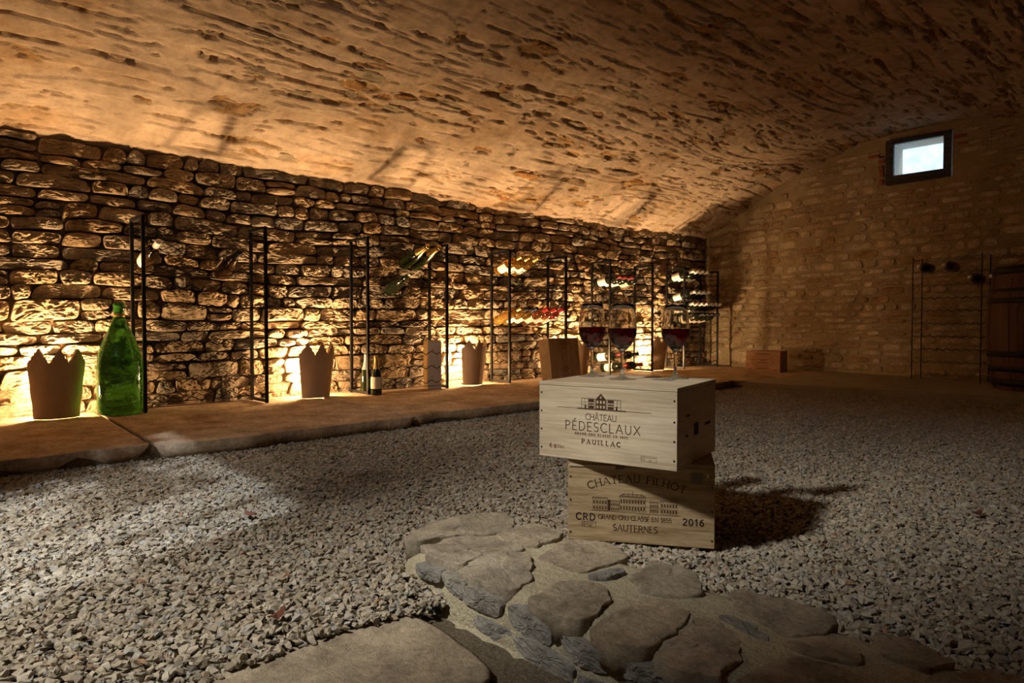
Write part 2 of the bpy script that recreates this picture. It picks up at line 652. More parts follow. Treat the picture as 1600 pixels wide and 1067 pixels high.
# ------------------------------------------------------------------ the setting: vault profile
PRX = np.array([-4.22, -4.08, -3.8, -3.48, -3.2, -2.94, -2.6, -2.22, -1.84, -1.5, -1.17, -.7, -.2, .3, .66])
PRZ = np.array([1.36, 1.445, 1.585, 1.74, 1.885, 2.0, 2.105, 2.175, 2.20, 2.18, 2.12, 1.985, 1.80, 1.57, 1.39])
_xs = np.linspace(-4.22, .66, 900)
_zs = np.interp(_xs, PRX, PRZ)
_k = np.exp(-np.linspace(-2.5, 2.5, 91) ** 2); _k /= _k.sum()
_zs = np.convolve(np.pad(_zs, 45, mode='reflect', reflect_type='odd'), _k, 'valid')


def vault_z(x):
    return np.interp(x, _xs, _zs)


def end_y(x):
    return 6.78 - 0.075 * (np.asarray(x) + 4.1)


Y0, Y1 = -0.6, 7.0
WX = -4.12        # plane of the left wall's backing

# --- ceiling: displaced plaster vault
arc = np.r_[0, np.cumsum(np.hypot(np.diff(_xs), np.diff(_zs)))]
ns, ny = 640, 760
S = np.linspace(0, arc[-1], ns)
vx = np.interp(S, arc, _xs)
vz = np.interp(S, arc, _zs)
tx = np.gradient(vx, S); tz = np.gradient(vz, S)
nx, nz_ = -tz, tx                       # outward normal (up, away from the room)
yy = np.linspace(Y0, Y1, ny)
SS, YY = np.meshgrid(S, yy, indexing='ij')
big = fbm(SS * 1.3, YY * .8, 0, 3, 71) - .5
warp = (fbm(SS * 3, YY * 1.2, 0, 3, 12) - .5) * .22
S2 = SS + warp * .5
cover = fbm(SS * .9, YY * .5, 3, 3, 41)
h1 = fbm(S2 * 13.0, YY * 3.6, 0, 5, 17, .6)
h2 = fbm(S2 * 24.0, YY * 7.0, 9, 4, 57, .55)
thr = .668 - .13 * (cover - .5) - .018 * sstep(.8, 2.6, SS)
bare = np.maximum(sstep(thr, thr + .018, h1), sstep(thr + .03, thr + .045, h2) * .85)
crumb = fbm(SS * 30, YY * 22, 0, 3, 91) - .5
layers = np.floor(S2 * 9.5 + (fbm(SS * 2, YY * .9, 5, 2, 8) - .5) * 3.0)
lay = (_hash(layers.astype(np.int64), (layers * 0).astype(np.int64), (YY * 1.1 + layers * .37).astype(np.int64), 4) - .5)
disp = big * .07 + lay * .010 + crumb * .007 + bare * (.011 + .025 * (h2 - .4)) + (h1 - .5) * .014
joint = fbm(S2 * 40, YY * 5, 2, 3, 33)
disp = disp + sstep(.66, .72, joint) * .012
jf = S2 * 9.5 + (fbm(SS * 2, YY * .9, 5, 2, 8) - .5) * 3.0
edge_d = np.abs(jf - np.round(jf))
seam = sstep(.075, .02, edge_d) * sstep(.52, .62, fbm(SS * 3, YY * 2.2, 1, 3, 66))
disp = disp + seam * .022
bare = np.maximum(bare, seam * .8)
VV = np.stack([vx[:, None] + nx[:, None] * disp, YY, vz[:, None] + nz_[:, None] * disp], -1).reshape(-1, 3)
ceil = fast_mesh('ceiling', VV, grid(ns, ny), M('vault_plaster'), True, {'bare': bare.ravel()})
tag(ceil, kind='structure')

# stones showing through the plaster of the vault, each one a piece of its own
cand = np.argwhere((bare > .8))
RNG.shuffle(cand)
used = []
cnt = 0
for (i, j) in cand:
    if cnt >= 230:
        break
    y = yy[j]
    x = vx[i]
    if y < .1 or x < -4.0 or y > 6.7:
        continue
    c = np.array([x, y, vz[i]])
    d = c - np.array([0, 0, .515])
    zc = d @ FWD
    if zc < .8:
        continue
    pxr = (d[0] * math.cos(YAW) + d[1] * math.sin(YAW)) / zc
    if abs(pxr) > .8 or (vz[i] - .515) / zc > .52:
        continue
    if any(abs(u[0] - S[i]) < .05 and abs(u[1] - y) < .2 for u in used):
        continue
    used.append((S[i], y))
    L = random.uniform(.10, .30); W = random.uniform(.035, .085)
    poly = [(-L / 2, -W * .3), (-L * .3, -W / 2), (L * .3, -W * .45), (L / 2, -W * .1), (L * .42, W * .4), (0, W / 2), (-L * .4, W * .42)]
    a = random.uniform(-.15, .15)
    poly = [(q[0] * math.cos(a) - q[1] * math.sin(a), q[0] * math.sin(a) + q[1] * math.cos(a)) for q in poly]
    V, F = stone(poly, .03, .009, .007, 1000 + cnt, n=26, rings=(.3, .6, .82, .95), jitter=.14, edge=.5, tilt=random.uniform(-1.2, .6), nscale=22)
    inn = np.array([-nx[i], 0, -nz_[i]])
    tt = np.array([tx[i], 0, tz[i]])
    c2 = np.array([x, y, vz[i]]) - inn * (disp[i, j] - .007)
    W_ = put(V, c2, (0, 1, 0), tt, inn)
    MB().add(W_, F).build('stone', M('vault_stone'), ceil, True, random.random())
    cnt += 1

# --- left wall of dry rubble
wl = MB().box(WX - .3, WX, Y0, Y1, -.1, 1.6).build('wall_left', M('dark_joint'))
tag(wl, kind='structure')
rows = [0.05]
rr = random.Random(3)
while rows[-1] < 1.44:
    rows.append(rows[-1] + rr.choice([.054, .062, .07, .078, .088, .098, .074, .06]))
rows[-1] = 1.46
nr = len(rows) - 1


def zrow(k, y):
    if k == 0:
        return rows[0] - .01
    a = .03 if k < nr else .018
    return rows[k] + a * 2 * (float(fbm(y * 1.1, k * .35, 0, 3, 21)) - .5) * 1.5


st = []
for k in range(nr):
    y = Y0 + rr.uniform(0, .15)
    while y < 6.78:
        w = min(max(rr.lognormvariate(math.log(.19), .42), .07), .42)
        if rows[k + 1] - rows[k] < .062:
            w *= 1.15
        g = rr.uniform(.003, .011)
        gz = rr.uniform(.002, .009)
        y2 = y + w
        if y2 > 6.66:
            y2 = 6.79
            w = y2 - y
        t1, t2 = rr.uniform(-.012, .012), rr.uniform(-.012, .012)
        za, zb, zc_, zd = zrow(k, y), zrow(k, y2), zrow(k + 1, y2), zrow(k + 1, y)

        def quad(a0, a1, f0, f1):
            lo0, lo1 = za + (zd - za) * f0, zb + (zc_ - zb) * f0
            hi0, hi1 = za + (zd - za) * f1, zb + (zc_ - zb) * f1
            ym = a0 + (a1 - a0) * rr.uniform(.35, .65)
            sag = rr.uniform(-.008, .006)
            rise = rr.uniform(-.006, .009)
            c = rr.uniform(0, .014) ** 1.0; c2 = rr.uniform(0, .014)
            return [(a0 + g / 2 + t1, lo0 + gz / 2 + c * .5), (a0 + g + .02, lo0 + gz / 2 + rr.uniform(-.004, .003)), (ym, (lo0 + lo1) / 2 + gz / 2 + sag), (a1 - g / 2 + t2, lo1 + gz / 2 + c2 * .4),
                    (a1 - g / 2 - t2, hi1 - gz / 2 - c), (ym, (hi0 + hi1) / 2 - gz / 2 + rise), (a0 + g / 2 + .01 - t1, hi0 - gz / 2 - c2 * .6)]
        h = zd - za
        if h > .085 and rr.random() < .35:
            f = rr.uniform(.4, .6)
            if w > .2 and rr.random() < .5:
                ym = y + w * rr.uniform(.4, .6)
                st.append(quad(y, ym, 0, f)); st.append(quad(ym, y2, 0, f)); st.append(quad(y, y2, f, 1))
            else:
                st.append(quad(y, y2, 0, f)); st.append(quad(y, y2, f, 1))
        else:
            st.append(quad(y, y2, 0, 1))
        y = y2
infos = []
for s_ in st:
    P = np.array(s_)
    c = P.mean(0)
    ar = np.ptp(P[:, 0]) * np.ptp(P[:, 1])
    vis = c[0] > .3
    infos.append((shown_size((-4.05, c[0], c[1]), ar) * (1 if vis else .0001)))
order = np.argsort(infos)[::-1]
rest = MB()
for q, idx in enumerate(order):
    P = st[idx]
    near = q < 300
    cy = np.mean([a[0] for a in P])
    fine = near or cy < 5
    V, F = stone(P, .10, rr.uniform(.016, .032), rr.uniform(.010, .019), int(idx) + 5, n=54 if near else 26, rings=(.16, .32, .46, .59, .70, .80, .88, .94, .98) if near else (.35, .6, .8, .94), facets=6, jitter=.028, nscale=30, tilt=rr.uniform(-.6, .5), edge=.6, cut=2, cutd=.013)
    off = rr.uniform(-.008, .016)
    W_ = put(V, (WX + .026 + off, 0, 0), (0, 1, 0), (0, 0, 1), (1, 0, 0))
    tn = rr.random()
    if near:
        MB().add(W_, F).build('stone', M('rubble_stone'), wl, False, tn)
    else:
        rest.add(W_, F, tint=tn)
o = rest.build('stone_courses', M('rubble_stone'), wl, False)
tag(o, kind='stuff')

# --- far wall: coursed stone with flush mortar, pierced by the small window
WIN = (-2.19, -1.68, 1.74, 2.13)   # x0, x1, z0, z1
nxw, nzw = 420, 210
gx = np.linspace(-4.3, .7, nxw); gz = np.linspace(-.05, 2.35, nzw)
GX, GZ = np.meshgrid(gx, gz, indexing='ij')
dsp = (fbm(GX * 2, GZ * 3, 0, 3, 3) - .5) * .03 + (fbm(GX * 18, GZ * 22, 0, 3, 5) - .5) * .012
V = np.stack([GX, end_y(GX) - dsp, GZ], -1).reshape(-1, 3)
F = grid(nxw, nzw)[:, ::-1]
cxz = V[F].mean(1)
keep = ~((cxz[:, 0] > WIN[0]) & (cxz[:, 0] < WIN[1]) & (cxz[:, 2] > WIN[2]) & (cxz[:, 2] < WIN[3]))
wf = fast_mesh('wall_far', V, F[keep], M('end_wall_mortar'), True)
tag(wf, kind='structure')
rr = random.Random(9)
st = []
z = .07
while z < 2.2:
    h = rr.choice([.05, .058, .066, .074, .085])
    x = -4.12 + rr.uniform(0, .15)
    while x < .5:
        w = rr.uniform(.08, .27)
        g = rr.uniform(.014, .03); gz_ = rr.uniform(.012, .024)
        zz = z + .02 * math.sin(x * 1.3 + z * 2)
        x2 = x + w
        ok = True
        if x2 > WIN[0] - .04 and x < WIN[1] + .04 and zz + h > WIN[2] - .03 and zz < WIN[3] + .03:
            ok = False
        if zz + h > float(min(vault_z(x), vault_z(x2))) - .01:
            ok = False
        if ok and rr.random() > .06:
            P = [(x + g / 2 + rr.uniform(0, .01), zz + gz_ / 2), (x + w * .5, zz + gz_ / 2 + rr.uniform(-.005, .005)), (x2 - g / 2 - rr.uniform(0, .012), zz + gz_ / 2 + rr.uniform(0, .006)),
                 (x2 - g / 2, zz + h * .6), (x2 - g / 2 - rr.uniform(0, .02), zz + h - gz_ / 2), (x + w * .5, zz + h - gz_ / 2 + rr.uniform(-.005, .006)), (x + g / 2 + rr.uniform(0, .02), zz + h - gz_ / 2 - rr.uniform(0, .006)), (x + g / 2, zz + h * .4)]
            st.append(P)
        x = x2
    z += h
inf = [shown_size((np.mean([a[0] for a in P]), 6.6, np.mean([a[1] for a in P])), np.ptp([a[0] for a in P]) * np.ptp([a[1] for a in P])) * (1 if np.mean([a[0] for a in P]) < -1.1 else .001) for P in st]
order = np.argsort(inf)[::-1]
rest = MB()
AX = np.array([1.0, -.075, 0]); AX /= np.linalg.norm(AX)
for q, idx in enumerate(order):
    P = st[idx]
    cx = np.mean([a[0] for a in P])
    V, F = stone(P, .02, rr.uniform(.005, .012), rr.uniform(.003, .006), int(idx) + 77, n=20, rings=(.5, .8, .95), facets=3, jitter=.1, nscale=25, edge=.1)
    W_ = np.stack([V[:, 0], end_y(V[:, 0]) - .0075 - V[:, 2] - (fbm(cx * 2, P[0][1] * 3, 0, 3, 3) - .5) * .03, V[:, 1]], -1)
    F = [f[::-1] for f in F]
    if q < 300:
        MB().add(W_, F).build('stone', M('coursed_stone'), wf, True, rr.random())
    else:
        rest.add(W_, F, tint=rr.random())
tag(rest.build('stone_courses', M('coursed_stone'), wf, True), kind='stuff')
# small red bricks edging the window opening
for (bx, bz, bw, bh) in ((-2.235, 1.965, .05, .03), (-2.24, 1.905, .04, .04), (-2.232, 1.85, .035, .05), (-2.235, 1.78, .035, .045), (-2.30, 2.02, .09, .022), (-1.62, 2.06, .09, .024), (-1.60, 2.0, .07, .02)):
    y = float(end_y(bx))
    MB().box(bx - bw / 2, bx + bw / 2, y - .022, y + .02, bz - bh / 2, bz + bh / 2).build('brick', M('brick_red'), wf, bevel=.004)

# window in the far wall
ye = float(end_y(-1.93))
win = empty('window_1', (-1.935, ye, WIN[2]))
tag(win, kind='structure')
x0, x1, z0, z1 = WIN[0] + .935 + 1.0, WIN[1] + 1.935, 0.0, WIN[3] - WIN[2]
rev = MB()
rev.box(x0 - .02, x0, 0.02, .42, z0 - .02, z1 + .02); rev.box(x1, x1 + .02, .02, .42, z0 - .02, z1 + .02)
rev.box(x0, x1, .02, .42, z1, z1 + .02); rev.box(x0, x1, .02, .42, z0 - .02, z0)
rev.build('reveal', M('kerb_cement'), win)
fr = MB()
fw = .062
fr.box(x0, x0 + fw, -.03, .02, z0, z1)
fr.build('frame_stile', M('dark_frame_wood'), win, bevel=.004)
MB().box(x1 - fw, x1, -.03, .02, z0, z1).build('frame_stile', M('dark_frame_wood'), win, bevel=.004)
MB().box(x0 + fw, x1 - fw, -.03, .02, z1 - .04, z1).build('frame_rail', M('dark_frame_wood'), win, bevel=.004)
MB().box(x0 + fw, x1 - fw, -.03, .02, z0, z0 + .075).build('frame_rail', M('dark_frame_wood'), win, bevel=.004)
MB().box(x0 + fw, x1 - fw, .0, .004, z0 + .075, z1 - .04).build('pane', M('dusty_pane'), win)
lt = MB().box(x0 - .05, x0 - .005, -.045, -.035, .245, .257, M4=Matrix.Rotation(0, 4, 'Y')).build('latch', M('rack_metal'), win)

# --- right and near walls (behind and beside the viewer)
def rough_wall(name, O, A, la, lb, nrm, hole=None):
    na, nb = int(la / .06), int(lb / .06)
    a = np.linspace(0, la, na); b = np.linspace(0, lb, nb)
    GA, GB = np.meshgrid(a, b, indexing='ij')
    d = (fbm(GA * 5, GB * 8, 0, 4, 15) - .5) * .05
    V = np.asarray(O) + GA[..., None] * np.asarray(A) + GB[..., None] * np.array([0, 0, 1.]) + d[..., None] * np.asarray(nrm)
    V = V.reshape(-1, 3)
    F = grid(na, nb)
    if hole:
        c = V[F].mean(1)
        F = F[~((c[:, 0] > hole[0]) & (c[:, 0] < hole[1]) & (c[:, 2] > hole[2]) & (c[:, 2] < hole[3]))]
    return tag(fast_mesh(name, V, F, M('end_wall_mortar')), kind='structure')


rough_wall('wall_right', (.6, -.65, -.5), (0, 1, 0), 7.6, 2.1, (1, 0, 0))
rough_wall('wall_near', (-4.3, -.55, -.5), (1, 0, 0), 5.0, 3.0, (0, 1, 0), (-1.80, -1.27, 1.36, 2.14))
w2 = tag(empty('window_2', (-1.52, -.56, 1.72)), kind='structure')
for k in range(4):  # unseen bars, added to break the daylight into streaks
    MB().tube([(-.2 + k * .135, -.04, -.37), (-.2 + k * .135, -.04, .43)], .009, 8).build('bar', M('rack_metal'), w2)
rl = random.Random(5)
for k in range(46):  # unseen leaf clump added as a gobo, to dapple and dim the gravel
    a = rl.uniform(0, 2 * PI)
    s_ = rl.uniform(.035, .06)
    c = Vector((rl.uniform(-.29, .08), -.06 - rl.uniform(0, .03), rl.uniform(.06, .44)))
    pts = [Vector((math.cos(a + t_) * s_ * r_, 0, math.sin(a + t_) * s_ * r_)) for t_, r_ in ((0, 1.2), (.7, .6), (1.3, .9), (2.2, .6), (3.14, .5), (4.08, .6), (5, .9), (5.6, .6))]
    b = MB()
    b.add([c + q for q in pts] + [c + q + Vector((0, .002, 0)) for q in pts], [tuple(range(8)), tuple(range(15, 7, -1))] + [(i, 8 + i, 8 + (i + 1) % 8, (i + 1) % 8) for i in range(8)])
    b.build('leaf', M('gobo_leaf'), w2)

# --- floor
fl = MB().box(-4.4, .7, .80, Y1, -.6, -.02).box(-4.4, -1.075, Y0, .80, -.6, -.02).box(-1.075, .7, Y0, .70, -.6, -.13).box(-1.075, .7, .70, .80, -.6, -.045).build('floor', M('gravel_bed'))
tag(fl, kind='structure')

# --- stone ledge along the left wall, slab by slab
ledge = MB().box(-4.15, -2.84, Y0, 6.8, -.02, .038).build('trim_1', M('dark_joint'))
tag(ledge, kind='structure')
tag(ledge, label=None)
ly = [-1.0, .02, .84, 2.02, 3.12, 4.05, 5.12]
rs_ = random.Random(21)
for i in range(6):
    a, b = ly[i] + .008, ly[i + 1] - .008
    sk = .06
    xf = -2.78 + rs_.uniform(-.03, .03)
    xb = -4.10
    n_ = 7
    poly = [(xb, a), (xb, b)]
    front = []
    for q in range(n_ + 1):
        yq = b + (a - b) * q / n_
        front.append((xf + rs_.uniform(-.025, .02), yq - sk * 1.2 * (1 if 0 < q < n_ else 1)))
    poly = [(xb, a)] + front[::-1] + [(xb, b)]
    V, F = stone(poly[::-1], .075, .005, .006, 300 + i, n=120, rings=(.2, .4, .55, .7, .82, .9, .96, .985), facets=1, jitter=.0, nscale=9, edge=.85, cut=1, cutd=.01)
    V[:, 2] = np.where(V[:, 2] > -.05, V[:, 2] * .7, V[:, 2])
    W_ = put(V, (0, 0, .055), (1, 0, 0), (0, 1, 0), (0, 0, 1))
    MB().add(W_, [f[::-1] for f in F]).build('slab', M('slab_stone'), ledge, True, rs_.random())
V, F = stone([(-4.1, 5.06), (-4.1, 6.74), (-2.85, 6.66), (-2.66, 6.6), (-2.66, 5.12), (-2.78, 5.04)], .075, .005, .003, 340, n=60, facets=1, jitter=0, nscale=6, edge=.6, cut=1)
MB().add(put(V, (0, 0, .052), (1, 0, 0), (0, 1, 0), (0, 0, 1)), F).build('slab', M('slab_stone'), ledge, True, .2)

# kerb along the far wall
kp = MB()
xs_ = np.linspace(-2.74, .6, 40)
vs = []
for x in xs_:
    yf = 5.10 + .135 * (x + 2.69) + .012 * (float(fbm(x * 6, 0, 0, 3, 2)) - .5)
    yb = float(end_y(x)) + .02
    vs += [(x, yf + .0, -.02), (x, yf, .045), (x, yf + .012, .055), (x, yf + .6, .052), (x, yb, .052), (x, yb, -.02)]
fs = []
for i in range(39):
    for k in range(5):
        fs.append((i * 6 + k, i * 6 + 6 + k, i * 6 + 7 + k, i * 6 + k + 1))
fs += [(0, 1, 2, 3, 4, 5), tuple(39 * 6 + k for k in (5, 4, 3, 2, 1, 0))]
kerb = kp.add(vs, fs).build('trim_2', M('kerb_cement'))
tag(kerb, kind='structure')

# --- low masonry wall in the foreground
lowc = []
na, nb = 240, 60
# cross-section path: front bottom -> front top -> back top -> back bottom
path = [(-.25, .755), (-.10, .772), (.0, .797), (.030, .808), (.048, .824), (.050, .95), (.047, 1.06), (.03, 1.10), (.0, 1.12), (-.1, 1.12)]
pz = np.array([q[0] for q in path]); py = np.array([q[1] for q in path])
pl = np.r_[0, np.cumsum(np.hypot(np.diff(pz), np.diff(py)))]
tb = np.linspace(0, pl[-1], nb)
pz, py = np.interp(tb, pl, pz), np.interp(tb, pl, py)
xa = np.linspace(-1.22, .6, na)
XA, TB = np.meshgrid(xa, np.arange(nb), indexing='ij')
PZ = pz[TB]; PY = py[TB]
nn = (fbm(XA * 14, PY * 14, PZ * 14, 4, 19) - .5) * .016 + (fbm(XA * 60, PY * 60, PZ * 60, 3, 23) - .5) * .006
# end cap: squeeze towards the left end
e = sstep(-1.22, -1.13, XA)
PYc = .95 + (PY - .95) * (.86 + .14 * np.sqrt(e))
top = PZ > .02
PZc = np.where(PZ > -.02, PZ - (1 - e) * .03, PZ)
V = np.stack([XA, PYc - nn * (~top), PZc + nn * top * .6 - .003 * top], -1).reshape(-1, 3)
Fm = grid(na, nb)
wlow = fast_mesh('wall_front', V, Fm[:, ::-1], M('low_wall_mortar'))
tag(wlow, kind='structure')
capb = MB().add([V[k] for k in range(nb)], [tuple(range(nb))]).build('mortar_end', M('low_wall_mortar'), wlow)
TOPS = {
    1: ([(-1.235, .83), (-1.275, .92), (-1.28, 1.02), (-1.254, 1.096), (-1.219, 1.115), (-1.168, 1.105), (-1.128, 1.06), (-1.126, .985), (-1.165, .935), (-1.184, .876), (-1.19, .835)], .06, .1),
    2: ([(-1.122, 1.0), (-1.125, 1.121), (-1.027, 1.113), (-1.005, 1.09), (-.996, 1.003), (-1.029, .988), (-1.09, .986)], .05, .35),
    3: ([(-1.172, .835), (-1.16, .93), (-1.122, .976), (-1.076, .965), (-1.022, .98), (-.992, .968), (-1.026, .88), (-1.016, .82), (-1.06, .805), (-1.12, .805)], .06, .6),
    4: ([(-1.005, .80), (-1.025, .886), (-1.012, .929), (-.97, .958), (-.931, .93), (-.872, .86), (-.868, .805), (-.94, .792)], .062, .6),
    5: ([(-.948, .96), (-.977, 1.041), (-.975, 1.085), (-.915, 1.115), (-.900, 1.127), (-.837, 1.105), (-.822, 1.074), (-.835, 1.0), (-.838, .958), (-.856, .948), (-.924, .953)], .05, .45),
    6: ([(-.815, .951), (-.813, .988), (-.804, 1.028), (-.777, 1.019), (-.772, .976), (-.8, .939)], .04, .95),
    7: ([(-.815, .80), (-.832, .9), (-.797, .936), (-.74, .925), (-.717, .902), (-.695, .84), (-.695, .80), (-.75, .79)], .05, .35),
    8: ([(-.756, 1.0), (-.766, 1.061), (-.779, 1.095), (-.721, 1.12), (-.677, 1.105), (-.625, 1.042), (-.644, 1.0), (-.669, .977), (-.706, .962)], .05, .2),
    9: ([(-.678, .79), (-.686, .884), (-.68, .935), (-.66, .968), (-.60, .955), (-.578, .90), (-.572, .80), (-.62, .785)], .055, .5),
    10: ([(-.562, .79), (-.572, .90), (-.585, .945), (-.54, .955), (-.50, .93), (-.468, .88), (-.46, .80), (-.51, .785)], .055, .55),
    11: ([(-.593, 1.057), (-.59, 1.09), (-.515, 1.115), (-.44, 1.11), (-.418, 1.087), (-.425, 1.025), (-.453, .99), (-.486, .996), (-.557, 1.024)], .05, .3),
    12: ([(-.56, .971), (-.544, .988), (-.473, .973), (-.463, .95), (-.499, .955)], .04, .95),
    13: ([(-.442, .955), (-.425, 1.02), (-.376, 1.022), (-.345, .975), (-.403, .945)], .04, .5),
    14: ([(-.445, .80), (-.43, .89), (-.417, .93), (-.352, .945), (-.311, .935), (-.30, .81), (-.37, .79)], .055, .45),
    15: ([(-.371, 1.085), (-.324, 1.1), (-.262, 1.075), (-.281, 1.02), (-.34, 1.03)], .04, .25),
    16: ([(-.268, .95), (-.243, 1.076), (-.173, 1.095), (-.125, 1.005), (-.14, .93), (-.2, .91)], .05, .35),
    17: ([(-.28, .80), (-.27, .89), (-.2, .9), (-.15, .88), (-.15, .80), (-.2, .79)], .055, .8),
    18: ([(-.1, .80), (-.1, 1.05), (.02, 1.1), (.12, 1.05), (.1, .81), (0, .79)], .055, .4),
    19: ([(.14, .80), (.15, 1.0), (.2, 1.1), (.32, 1.08), (.35, .9), (.3, .8)], .055, .2),
}
for k, (P, dep, tn) in TOPS.items():
    V, F = stone(P, dep, .007, .0055, 500 + k, n=64, rings=(.2, .38, .54, .68, .79, .88, .95, .985), facets=3, jitter=.05, nscale=30, edge=.85, cut=1, cutd=.006)
    V[:, :2] = V[:, :2] + ((fbm(V[:, 0] * 45, V[:, 1] * 45, V[:, 2] * 60, 4, 8) - .5) * .018)[:, None]
    W_ = put(V, (0, 0, .0495), (1, 0, 0), (0, 1, 0), (0, 0, 1))
    # orientation check
    MB().add(W_, [f[::-1] for f in F]).build('stone', M('step_stone'), wlow, True, tn)
FACES = [[(-1.127, .03), (-1.051, .035), (-1.055, .012), (-1.121, .008)], [(-1.044, .034), (-.98, .034), (-.974, .002), (-1.032, .008)], [(-.977, .024), (-.936, .036), (-.881, .027), (-.886, -.002), (-.974, -.002)],
         [(-.858, .024), (-.825, .031), (-.76, .018), (-.758, -.004), (-.78, -.018), (-.846, -.004)], [(-.945, -.015), (-.854, -.013), (-.846, -.042), (-.93, -.038)],
         [(-.834, -.02), (-.797, -.01), (-.708, -.02), (-.708, -.052), (-.762, -.056), (-.83, -.047)], [(-.736, .014), (-.7, .021), (-.640, .015), (-.638, -.006), (-.668, -.015), (-.716, -.011)],
         [(-.62, .018), (-.573, .028), (-.534, .022), (-.56, -.008), (-.617, -.004)], [(-.69, -.03), (-.61, -.026), (-.6, -.06), (-.68, -.065)], [(-.58, -.03), (-.48, -.02), (-.47, -.06), (-.57, -.07)],
         [(-.51, .02), (-.43, .025), (-.42, -.01), (-.5, -.01)], [(-1.09, -.03), (-1.03, -.03), (-1.03, -.05), (-1.09, -.05)]]
for k, P in enumerate(FACES):
    q0 = np.mean(np.array(P), 0)
    P = [tuple(q0 + (np.array(q) - q0) * 1.13) for q in P]
    V, F = stone([(q[0], q[1]) for q in P], .04, .009, .004, 560 + k, n=48, rings=(.2, .4, .57, .72, .84, .93, .98), facets=7, jitter=.05, nscale=70, edge=.75, cut=1, cutd=.006)
    yc = .792 + .12 * min(0, np.mean([q[1] for q in P]))
    W_ = put(V, (0, yc, 0), (1, 0, 0), (0, 0, 1), (0, -1, 0))
    MB().add(W_, F).build('stone', M('step_stone'), wlow, False, random.choice([.8, .95, 1.0, .85]))
ax, ay = np.meshgrid(np.linspace(-1.12, -.35, 110), np.linspace(.66, .80, 26), indexing='ij')
f_ = (ay - .66) / .14
az = -.085 + .052 * f_ ** 1.6 - .05 * sstep(-.85, -.5, ax) + (fbm(ax * 40, ay * 40, 0, 4, 61) - .5) * .014
ap = fast_mesh('mortar_apron', np.stack([ax, ay, az], -1).reshape(-1, 3), grid(110, 26), M('low_wall_mortar'))
ap.parent = wlow

# --- worn step slab beside the low wall
P = [(-1.10, -.5), (-1.10, .3), (-1.09, .62), (-1.08, .725), (-.98, .735), (-.87, .72), (-.785, .70), (-.765, .66), (-.78, .55), (-.755, .4), (-.76, -.5)]
V, F = stone(P, .13, .012, .012, 601, n=90, rings=(.15, .3, .45, .6, .72, .82, .9, .96, .985), facets=1, jitter=.0, nscale=9, edge=.2)
stp = MB().add(put(V, (0, 0, -.028), (1, 0, 0), (0, 1, 0), (0, 0, 1)), [f[::-1] for f in F]).build('trim_3', M('step_stone'), None, True, .45)
tag(stp, kind='structure')

# ------------------------------------------------------------------ gravel (one uncountable thing)
sp = .0118
gx_, gy_ = np.meshgrid(np.arange(-2.86, .55, sp), np.arange(-.95, 5.45, sp), indexing='ij')
gx_ = gx_.ravel(); gy_ = gy_.ravel()
gx_ = gx_ + RNG.uniform(-.5, .5, gx_.size) * sp
gy_ = gy_ + RNG.uniform(-.5, .5, gy_.size) * sp
ok = ~((gx_ > -1.035 + .02 * np.sin(gy_ * 9)) & (gy_ < .80)) & ~((gx_ > -1.20) & (gy_ > .80) & (gy_ < 1.095))
ok &= gy_ < 5.10 + .135 * (gx_ + 2.69) + .01
ok &= gx_ > -2.86
# near/visible sector only needs the dense layer: thin it out where the viewer could never look
zc = gx_ * FWD[0] + gy_ * FWD[1]
gx_, gy_ = gx_[ok], gy_[ok]
N = gx_.size
gzv = -.012 + .010 * (fbm(gx_ * 3, gy_ * 3, 0, 3, 5) - .5) + RNG.uniform(0, .010, N)
near_e = (gx_ < -1.0) & (gy_ < .8) & (gx_ > -1.15)
gzv = gzv - .012 * near_e * sstep(-1.15, -1.02, gx_)
me = bpy.data.meshes.new('gravel')
me.vertices.add(N)
me.vertices.foreach_set('co', np.stack([gx_, gy_, gzv], -1).astype(np.float32).ravel())
me.update()
grav = bpy.data.objects.new('gravel', me)
COL.objects.link(grav)
tag(grav, 'beige crushed limestone gravel covering the whole cellar floor', 'gravel', kind='stuff')
me.materials.append(M('gravel_chips'))
ng = bpy.data.node_groups.new('gravel_scatter', 'GeometryNodeTree')
ng.interface.new_socket('Geometry', in_out='INPUT', socket_type='NodeSocketGeometry')
ng.interface.new_socket('Geometry', in_out='OUTPUT', socket_type='NodeSocketGeometry')
N_ = ng.nodes; Lk = ng.links
gi = N_.new('NodeGroupInput'); go = N_.new('NodeGroupOutput')
join = N_.new('GeometryNodeJoinGeometry')
